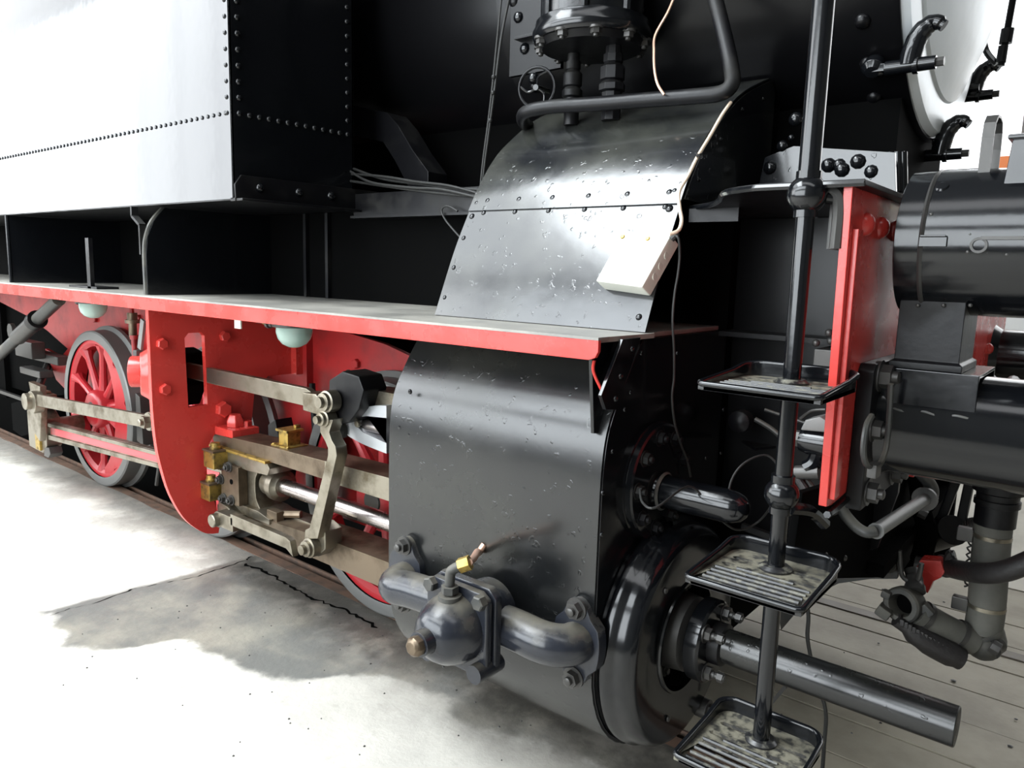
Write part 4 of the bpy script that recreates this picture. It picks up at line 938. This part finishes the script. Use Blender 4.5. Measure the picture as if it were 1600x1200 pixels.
obj('gear_plate', MB().lathe(AT(22, 517, 'y', -.9), (0, -1, 0), [(0, .06), (.03, .06), (.03, 0)], 10), DST, t)
obj('brake_beam', MB().cyl((-7.4, -.4, .75), (-6.3, -.9, .62), .03, seg=10), DST, t)
"""rear dark apron"""
t = thing('cab_apron', 'dark plating under the rear of the locomotive at the left edge', 'panel', (-9, -.5, .2))
obj('apron_sheet', MB().box(-9.5, -8.2, -.55, 1.0, .25, 1.3), DEEP, t)
obj('apron_rail', MB().box(-9.6, -7.6, -.60, -.57, .30, .33), DST, t)

# ---- air pump
PXc, PYc = -1.50, -.76
t = thing('air_pump', 'black upright air pump cylinder with bolted bottom flange', 'pump', (PXc, PYc, 2.2))
pb = obj('pump_barrel', MB().lathe((PXc, PYc, 2.355), (0, 0, 1), [(0, .0), (0, .192), (.012, .200), (.03, .200), (.045, .192), (.062, .190), (.065, .186), (.066, .170), (.6, .170)], 64), BLK, t, ang=45)
obj('lid_plate', MB().lathe((PXc, PYc, 2.335), (0, 0, 1), [(0, 0), (0, .165), (.02, .18)], 48, capped=False), BLKD, t)
for k in range(10):
    a = 2 * PI * k / 10 + .35; inst('nut', 'bolt', DST, (PXc + .178 * math.cos(a), PYc + .178 * math.sin(a), 2.355), (0, 0, -1), .0175, pb)
for k in range(4):
    a = -PI / 2 + (k - 1.5) * .85; n = V((math.cos(a), math.sin(a), 0))
    obj('rib', MB().lathe(V((PXc, PYc, 2.42)) + n * .168, (0, 0, 1), [(0, .018), (.5, .018)], 10), BLK, t)
for a, r in ((895, .026), (957, .033)):
    p = AT(a, 120, 'y', PYc)
    obj('union', MB().lathe((p.x, PYc, 2.36), (0, 0, -1), [(0, r * .8), (.05, r * .8), (.05, r), (.075, r), (.08, r * .85), (.09, r * 1.25), (.13, r * 1.25), (.135, r), (.145, r * 1.35), (.165, r * 1.35), (.17, r), (.26, r)], 8 if a > 900 else 12), BLKD, t, .001)
t = thing('pump_bracket', 'black pump mounting plate with two domed bolts', 'plate', (-1.75, -.6, 2.2))
a, b = AT(795, 0, 'y', -.66), AT(850, 60, 'y', -.66)
obj('plate', MB().box(a.x + .01, b.x + .08, -.66, -.64, 2.33, 2.75).box(AT(803, 55, 'y', -.70).x, b.x, -.70, -.66, AT(803, 62, 'y', -.70).z, AT(803, 57, 'y', -.70).z), DKB, t, .002)
for q in ((810, 27), (820, 76), (833, 122)): inst('rivet', 'rivet', BLK, AT(*q, 'y', -.66), (0, -1, 0), .022, t)
t = thing('hand_wheel', 'small black hand wheel left of the pump pipes', 'hand wheel', AT(839, 137, 'y', -.85))
c = AT(839, 137, 'y', -.85); u, v, n = basis((.25, -1, -.1))
obj('wheel_rim', MB().tube([c + (u * math.cos(k * PI / 12) + v * math.sin(k * PI / 12)) * .066 for k in range(24)], .0055, 8, 1, True), BLKD, t)
obj('hub', MB().cyl(c + n * .012, c - n * .10, .010, seg=10), BLK, t)
for k in range(3):
    a = k * 2.094 + .9; e = c + (u * math.cos(a) + v * math.sin(a)) * .066; f_ = c + (u * math.cos(a + .5) + v * math.sin(a + .5)) * .035
    obj('spoke', MB().tube([c, f_, e], .004, 6), BLK, t)
# ---- bent delivery pipe
t = thing('bent_pipe', 'thick black pipe lying on the casing crown and rising at the right', 'pipe', (-1.4, -.8, 2.1))
pp = [AT(a, b, 'y', y) for a, b, y in ((835, 205, -.62), (818, 190, -.78), (822, 175, -.84), (860, 167, -.84), (920, 163, -.84), (1000, 157, -.83), (1080, 151, -.82), (1125, 146, -.815), (1143, 132, -.81), (1143, 108, -.80), (1133, 60, -.78), (1118, 0, -.76), (1108, -40, -.75))]
obj('pipe', MB().tube(pp, .023, 16, 4), BLKD, t)

# ---- cables
def cable(name, lab, pts, r, mt, grp=None, sub=5):
    t = thing(name, lab, 'cable', pts[0], grp); obj('strand', MB().tube(pts, r, 8, sub), mt, t); return t
cs = lambda L, ax, v: [AT(a, b, ax, v) for a, b in L]
t = cable('conduit', 'pair of thin dark conduits running up beside the upper casing', cs(((797, -10), (783, 60), (774, 130), (766, 190), (758, 250), (752, 300)), 'y', -.86), .005, CABK)
obj('strand', MB().tube(cs(((784, -10), (777, 60), (770, 130), (763, 190), (755, 250), (750, 300)), 'y', -.865), .004, 8, 5), CABK, t)
for a, b in ((771, 120), (770, 145), (766, 188)): obj('clip', MB().ball(AT(a, b, 'y', -.87), .008, 8), CABK, t)
for i, L in enumerate((((548, 262), (600, 280), (660, 288), (700, 293), (752, 297)), ((548, 272), (600, 276), (650, 284), (700, 290), (750, 303)), ((548, 283), (610, 292), (670, 300), (720, 305), (750, 306)), ((548, 268), (580, 285), (640, 293), (690, 296), (748, 309)))):
    y = -.80 - .01 * i
    cable('pipe_line', 'thin dark lines running from the tank foot to the upper casing', cs(L, 'y', y), .0055, CABK, 'thin lines beside the tank foot')
cable('loose_wire', 'thin dark wire curling down from the beam beside the casing', cs(((715, 330), (700, 322), (690, 328), (697, 345), (720, 372)), 'y', -.83), .004, CABK)
# beige lamp cord down to the junction box
pts = [AT(*q) for q in ((1056, -10, 'y', -.78), (1043, 20, 'y', -.80), (1024, 55, 'y', -.82), (1022, 80, 'y', -.84), (1023, 110, 'y', -.85), (1028, 132, 'y', -.86), (1038, 148, 'y', -.86))]
pts2 = [AT(*q) for q in ((1142, 160, 'y', -.80), (1128, 180, 'y', -.84), (1108, 215, 'y', -.90), (1090, 245, 'y', -.96), (1075, 275, 'y', -1.0), (1061, 300, 'y', -1.04), (1062, 325, 'y', -1.08), (1065, 345, 'y', -1.11), (1060, 360, 'y', -1.14), (1046, 366, 'y', -1.16))]
t = cable('twin_cord', 'beige twin cord draped over the casing edge to the junction box', pts, .0042, COP)
obj('strand', MB().tube(pts2, .0052, 8, 5), CABW, t)
obj('cable_tie', MB().lathe(AT(1092, 241, 'y', -.965), (.3, .2, -1), [(0, .009), (.006, .009)], 10).bar(AT(1086, 239, 'y', -.965), AT(1097, 244, 'y', -.965), .004, .003), BLKD, t)
# junction box on the casing slope
t = thing('junction_box', 'cream junction box with two screws fixed on the casing slope', 'junction box', AT(990, 400, 'y', -1.15))
dsl = (V((0, up[12][0], up[12][1])) - V((0, up[4][0], up[4][1]))).normalized(); nsl = V((0, -dsl.z, dsl.y)); base = V((0, -1.15, on_prof([(p[1], p[0]) for p in up], -1.15)[0] if False else 1.51))
def onslope(px, py, h):   # point at height h above the casing slope
    o0 = V((0, up[6][0], up[6][1])) + nsl * h; dr = RX * ((px - 800) / F) + RD * ((py - 600) / F) + RF
    return CAM + dr * ((o0 - CAM).dot(nsl) / dr.dot(nsl))
A_, B_, C_, D_ = onslope(951, 350, .055), onslope(1049, 366, .055), onslope(1003, 449, .055), onslope(930, 439, .055)
A_ = D_ + (B_ - C_)
m = MB(); ctr = (A_ + B_ + C_ + D_) / 4
tp = [m.b.verts.new(q) for q in (A_, B_, C_, D_)]; bt = [m.b.verts.new(q - nsl * .057) for q in (A_, B_, C_, D_)]
m.b.faces.new(tp); m.b.faces.new(bt[::-1])
for k in range(4): m.b.faces.new((tp[k], bt[k], bt[(k + 1) % 4], tp[(k + 1) % 4]))
obj('box_lid', m, CRM, t, .006)
for a, b in ((973, 370), (1012, 373)): inst('screw', 'screw', BRS, onslope(a, b, .055), nsl, .007, t)
e1_ = (B_ - C_); 
for k in (.3, .5, .7):
    p = B_ + (C_ - B_) * k - nsl * .028; sn = (B_ - A_).normalized()
    obj('knockout', MB().lathe(p - sn * .001, sn, [(0, .012), (.002, .012), (.002, 0)], 14), CRM, t)
gl = B_ - nsl * .02 + (B_ - A_).normalized() * .0
obj('cable_gland', MB().lathe(B_ - nsl * .01 + (B_ - C_).normalized() * -.01, (B_ - C_).normalized() + V((.4, 0, 0)), [(0, .010), (.02, .010), (.025, .006)], 10), GRN, t)
cp = [B_ - nsl * .01] + cs(((1060, 372), (1062, 400), (1059, 430), (1054, 460), (1051, 500), (1053, 545), (1053, 590), (1050, 620), (1054, 660), (1064, 695), (1074, 720), (1079, 745)), 'x', XF + .05)
cable('black_wire', 'thin grey wire hanging down the black front plate from the junction box', cp, .0035, CABK)
cable('wire_loop', 'thin wire looped in the dark recess behind the step column', [AT(*q) for q in ((1000, 765, 'x', -.93), (1004, 785, 'x', -.90), (1025, 793, 'x', -.85), (1075, 760, 'x', -.85), (1105, 785, 'x', -.82), (1130, 815, 'x', -.80), (1155, 828, 'x', -.78), (1185, 815, 'x', -.75), (1208, 785, 'x', -.7), (1222, 745, 'x', -.68), (1200, 712, 'x', -.72), (1165, 722, 'x', -.76), (1143, 750, 'x', -.78), (1138, 790, 'x', -.78), (1148, 815, 'x', -.78))], .0032, CABK)
cable('floor_cable', 'dark cable hanging from behind the step column to the floor boards', [AT(*q) for q in ((1255, 740, 'y', -.85), (1245, 800, 'y', -.85), (1240, 860, 'y', -.85), (1262, 950, 'y', -.8), (1262, 1000, 'y', -.78), (1275, 1060, 'y', -.76), (1290, 1110, 'y', -.75), (1288, 1160, 'y', -.74), (1284, 1215, 'y', -.72))], .006, CABK)

# ---- recess details behind the step column
t = thing('cock_lever', 'dark drain cock levers in the recess behind the steps', 'lever', (-.8, -.7, 1.1))
obj('lever_boss', MB().lathe(AT(1158, 658, 'y', -.72), (0, -1, 0), [(-.02, .035), (.02, .035), (.03, .018), (.03, 0)], 16), BLKD, t, .002)
obj('lever_rod', MB().tube(cs(((1180, 655), (1205, 670), (1228, 690)), 'y', -.75), .008, 8), GRN, t)
obj('lever_rod', MB().tube(cs(((1195, 640), (1240, 655), (1290, 672)), 'y', -.74), .005, 8), GRN, t)
obj('lever_rod', MB().tube(cs(((1250, 655), (1268, 642), (1290, 640)), 'y', -.74), .005, 8), DST, t)
obj('foot_pad', MB().prism('z', [(p.x, p.y) for p in (AT(1138, 675, 'z', 1.06), AT(1180, 672, 'z', 1.06), AT(1230, 695, 'z', 1.06), AT(1180, 700, 'z', 1.06))], 1.052, 1.06), BLKD, t)
obj('crossbar', MB().bar(AT(1160, 822, 'y', -.7), AT(1215, 842, 'y', -.7), .02, .02), BLKD, t)
t = thing('angle_cock', 'dark blue-black angle cock with a grey handle, left of the red beam end', 'valve', AT(1275, 685, 'y', -1.05))
c = AT(1283, 692, 'y', -1.05)
obj('cock_body', MB().lathe(c + V((-.05, 0, 0)), (1, 0, 0), [(0, .028), (.02, .034), (.09, .034), (.10, .025)], 20).tube([c, c + V((-.01, 0, -.05)), c + V((-.03, .0, -.07))], .02, 10), BLK, t)
obj('cock_handle', MB().prism('y', [(c.x - .045, c.z + .03), (c.x - .035, c.z + .058), (c.x + .0, c.z + .072), (c.x + .035, c.z + .055), (c.x + .04, c.z + .035)], -1.08, -1.02), TYR, t, .004)
obj('union_nut', MB().cyl(c + V((-.075, 0, .002)), c + V((-.05, 0, .002)), .022, seg=6).cyl(c + V((-.105, 0, .002)), c + V((-.075, 0, .002)), .012, seg=12), DST, t, .001)
t = thing('hose_bundle', 'dark rubber pipes curving behind the second ball of the column', 'hose', (-.55, -1.1, 1.0))
obj('hose', MB().tube(cs(((1245, 745), (1260, 770), (1270, 800), (1275, 820), (1290, 805), (1310, 795)), 'y', -1.05), .011, 10), RUBK, t)
obj('hose', MB().tube(cs(((1252, 742), (1270, 765), (1280, 795), (1283, 810)), 'y', -1.03), .009, 10), GRN, t)
obj('hose_clip', MB().lathe(AT(1262, 738, 'y', -1.05), (1, 0, .2), [(-.03, .018), (.03, .02)], 12), DST, t)

# ---- front handle bar (uncoupling lever)
t = thing('uncoupling_bar', 'bent grey iron bar under the red beam, thick straight grip', 'bar', (-.35, -1.0, .95))
hb = [AT(*q) for q in ((1312, 788, 'y', -1.12), (1322, 806, 'y', -1.12), (1340, 825, 'y', -1.12), (1355, 832, 'y', -1.12), (1368, 830, 'y', -1.11))]
obj('bar', MB().tube(hb, .0135, 12), GRN, t)
g0, g1 = AT(1368, 830, 'y', -1.11), AT(1446, 779, 'y', -.74)
obj('grip', MB().cyl(g0, g1, .0165, seg=20).cyl(g0, g0.lerp(g1, .02), .019, seg=20), TYR, t)
obj('collar', MB().cyl(g0.lerp(g1, .97), g0.lerp(g1, 1.0), .032, seg=24), DST, t)
obj('bar', MB().tube([g1, AT(1456, 775, 'y', -.70), AT(1455, 760, 'y', -.70), AT(1438, 738, 'y', -.72)], .0165, 12), GRN, t)
obj('lug_nut', MB().cyl(AT(1455, 780, 'y', -.68), AT(1464, 784, 'y', -.68), .012, seg=6), DST, t)

# ---- draw gear: dark housing, screw coupling
t = thing('draw_hook_guard', 'shade-black riveted guard under the buffer beam', 'plate', (-.45, -.4, .7))
gp = [AT(a, b, 'x', -.52) for a, b in ((1255, 770), (1420, 720), (1440, 770), (1448, 810), (1432, 880), (1400, 902), (1270, 905), (1240, 870))]
obj('guard_plate', MB().prism('x', [(p.y, p.z) for p in gp], -.54, -.52), DEEP, t, .003)
for a, b in ((1405, 836), (1362, 855), (1338, 783), (1290, 868), (1320, 872)): inst('rivet', 'rivet', DST, AT(a, b, 'x', -.52), (1, 0, 0), .009, t)
t = thing('rail_guard', 'grey curved plough plate near the floor behind the middle tread', 'guard', (-.7, -.4, .5))
gp = [AT(a, b, 'y', -.35) for a, b in ((1220, 985), (1262, 935), (1310, 912), (1360, 905), (1402, 905), (1405, 893), (1380, 888), (1300, 880), (1250, 900), (1215, 955))]
obj('guard_plate', MB().prism('y', [(p.x, p.z) for p in gp], -.35, -.33), GRN, t, .003)
obj('guard_stay', MB().bar(AT(1180, 1010, 'y', -.3), AT(1260, 920, 'y', -.3), .02, .014), DST, t)
obj('guard_strut', MB().bar(AT(1186, 1120, 'y', -.6), AT(1228, 1072, 'y', -.6), .012, .012), DST, t)
inst('bolt', 'bolt', GRN, AT(1386, 884, 'y', -.36), (0, -.6, 1), .02, t)
t = thing('screw_coupling', 'black screw coupling hanging in front of the bright floor', 'coupling', (-.3, 0, .8))
yk = -.05
for a0_, a1_ in (((1496, 745), (1462, 835)), ((1516, 748), (1502, 815))):
    p, q = AT(*a0_, 'y', yk), AT(*a1_, 'y', yk); obj('link_arm', MB().bar(p, q, .035, .030, (1, 0, 0)), BLKD, t, .006)
c = AT(1474, 834, 'y', yk); c2 = AT(1449, 842, 'y', yk + .1)
obj('trunnion', MB().cyl(c2, AT(1490, 828, 'y', yk - .05), .052, seg=24), BLKD, t, .004)
s0, s1 = AT(1488, 828, 'y', yk), AT(1535, 820, 'y', yk)
sm = MB(); sm.cyl(s0, s1, .026, seg=16)
for k in range(12):
    q = s0.lerp(s1, (k + .5) / 12); dd = (s1 - s0).normalized(); sm.cyl(q - dd * .003, q + dd * .003, .031, seg=16)
obj('screw_thread', sm, DST, t)
obj('hook', MB().tube(cs(((1425, 720), (1436, 760), (1441, 800), (1447, 830), (1440, 870), (1425, 895)), 'y', -.15), [.032, .032, .03, .036, .034, .028], 10), DEEP, t)
obj('nut', MB().cyl(AT(1436, 800, 'y', -.2), AT(1448, 806, 'y', -.2), .016, seg=6), DST, t)

# ---- heating hose hanging at the right
yh = -.33
t = thing('heating_hose', 'thick grey rubber hose hanging upright with steel clamps, right edge', 'hose', AT(1540, 900, 'y', yh))
hs_ = cs(((1553, 812), (1550, 840), (1545, 900), (1541, 950), (1536, 985)), 'y', yh)
obj('rubber_hose', MB().tube(hs_, .052, 28, 6), RUB, t)
for q in ((1550, 836), (1541, 945)):
    p = AT(*q, 'y', yh); obj('hose_clamp', MB().lathe(p + V((0, 0, -.008)), (0, 0, 1), [(0, .0545), (.012, .0545)], 32), STL, t)
    obj('clamp_ear', MB().box(p.x - .09, p.x - .045, yh - .03, yh - .0, p.z - .03, p.z + .012), DST, t, .004)
p = AT(1560, 770, 'y', yh)
obj('top_union', MB().lathe((p.x, yh, p.z), (0, 0, 1), [(-.05, .05), (-.03, .056), (0, .058), (.005, .07), (.03, .074), (.035, .086), (.05, .086), (.05, .06), (.20, .06)], 32), BLKD, t, .001)
obj('threaded_neck', MB().lathe((p.x, yh, p.z - .10), (0, 0, 1), [(0, .056), (.06, .056), (.062, .062), (.08, .062)], 32), BLKD, t)
obj('lower_elbow', MB().tube([hs_[-1], AT(1542, 1000, 'y', yh), AT(1538, 1012, 'y', yh - .03)], [.056, .054, .045], 18, 4).ball(AT(1537, 1004, 'y', yh), .055, 18), GRN, t)
obj('elbow_lug', MB().cyl(AT(1548, 1008, 'y', yh - .05), AT(1562, 1016, 'y', yh - .05), .022, seg=8), DST, t, .002)
sp_ = [hs_[0].lerp(hs_[2], k / 24) + V((-.055, -.01, -.05)) for k in range(25)]
obj('spring', MB().tube([p + V((.006 * math.cos(k * 2.2), .006 * math.sin(k * 2.2), 0)) for k, p in enumerate(sp_)], .003, 6, 2), DST, t)
# lying hose with claw coupling head
t = thing('claw_coupling', 'dark claw coupling head with open round mouth on a slanting grey hose', 'coupling', AT(1420, 945, 'y', -.42))
h0, h1 = AT(1432, 955, 'y', -.46), AT(1520, 1002, 'y', -.36)
obj('rubber_hose', MB().tube([h0, h0.lerp(h1, .5) + V((0, 0, -.004)), h1], .042, 24, 5), RUB, t)
for s in (.15, .75):
    p = h0.lerp(h1, s); obj('clamp_band', MB().lathe(p, (h1 - h0), [(-.007, .045), (.007, .045)], 28), DST, t)
c = AT(1410, 945, 'y', -.48); n = V((-.25, -1, .1)).normalized()
obj('claw_head', MB().lathe(c, n, [(-.06, .046), (-.02, .056), (.01, .056), (.016, .05), (.016, .036), (.0, .032), (-.05, .03)], 28), GRN, t, .001)
obj('mouth', MB().lathe(c - n * .03, n, [(0, .034), (.002, .034), (.002, 0)], 20), DEEP, t)
obj('claw_lug', MB().bar(AT(1372, 948, 'y', -.49), AT(1392, 962, 'y', -.49), .05, .035), GRN, t, .006)
obj('claw_lug', MB().bar(AT(1378, 925, 'y', -.49), AT(1392, 932, 'y', -.49), .03, .025), GRN, t, .006)
obj('claw_lug', MB().bar(AT(1440, 945, 'y', -.47), AT(1456, 962, 'y', -.47), .03, .03), GRN, t, .006)
obj('neck', MB().tube([AT(1424, 890, 'y', -.40), AT(1428, 905, 'y', -.42), AT(1430, 925, 'y', -.45)], [.022, .026, .03], 14), DST, t)
obj('lever', MB().tube(cs(((1405, 860), (1410, 900), (1432, 908), (1440, 880)), 'y', -.44), .008, 8), DST, t)
t = thing('dummy_hose_end', 'black ribbed hose end pointing down beside the claw coupling', 'hose', AT(1450, 1005, 'y', -.45))
d0, d1 = AT(1400, 968, 'y', -.50), AT(1502, 1030, 'y', -.42)
mm_ = MB(); mm_.tube([d0, d0.lerp(d1, .5) + V((0, 0, -.008)), d1], [.022, .036, .040, .040, .034], 16, 5)
obj('hose_end', mm_, RUBK, t)
rb = MB()
for k in range(14):
    q = d0.lerp(d1, .12 + k * .06) + V((0, -.026, .018)); rb.box(q.x - .006, q.x + .006, q.y - .008, q.y + .008, q.z - .012, q.z + .008)
obj('rib_blocks', rb, RUBK, t, .002, kind='stuff')
# brake hose with red cock
t = thing('brake_hose', 'black brake hose curving away from a red shut-off cock', 'hose', AT(1520, 890, 'y', -.05))
obj('hose', MB().tube([AT(*q) for q in ((1474, 884, 'y', -.26), (1500, 891, 'y', -.32), (1540, 896, 'y', -.43), (1575, 891, 'y', -.46), (1612, 876, 'y', -.46))], .031, 18, 5), RUBK, t)
obj('red_cock', MB().prism('y', [(p.x, p.z) for p in cs(((1434, 884), (1440, 872), (1472, 874), (1478, 892), (1472, 900), (1460, 906), (1451, 925), (1440, 914)), 'y', -.30)], -.32, -.26), RED, t, .01)
obj('cock_stub', MB().tube(cs(((1484, 880), (1486, 868), (1492, 866)), 'y', -.28), [.020, .018, .014], 10), DST, t)
obj('hose_ferrule', MB().cyl(AT(1470, 883, 'y', -.25), AT(1480, 886, 'y', -.27), .035, seg=18), DST, t)
obj('neck', MB().cyl(AT(1430, 880, 'y', -.24), AT(1446, 884, 'y', -.24), .026, seg=14), DST, t)
"""dark rubber and pipe scraps right of the beam"""
t = thing('far_buffer', 'far side buffer barrel seen behind the lamp stand', 'buffer', (-.3, 1.03, 1.1))
obj('buffer_barrel', MB().lathe((XB, 1.03, ZB), (1, 0, 0), [(0, RB + .02), (.03, RB), (.55, RB), (.56, 0)], 32), BLK, t)
t = thing('draw_hook', 'dark draw hook and pin ahead of the beam centre at the right edge', 'hook', (-.3, 0, 1.15))
obj('hook_shank', MB().box(-.45, -.22, -.03, .03, 1.10, 1.17).cyl((-.36, -.10, 1.19), (-.36, .10, 1.19), .03, seg=14), DST, t, .006)
obj('hook_claw', MB().tube([(-.24, 0, 1.13), (-.15, 0, 1.12), (-.11, 0, 1.17), (-.14, 0, 1.23)], .03, 12), DST, t)
for ox in (.0, .06): obj('pin', MB().cyl((-.30 + ox, -.42, 1.30), (-.30 + ox, -.30, 1.31), .018, seg=12), TYR, t, .002)
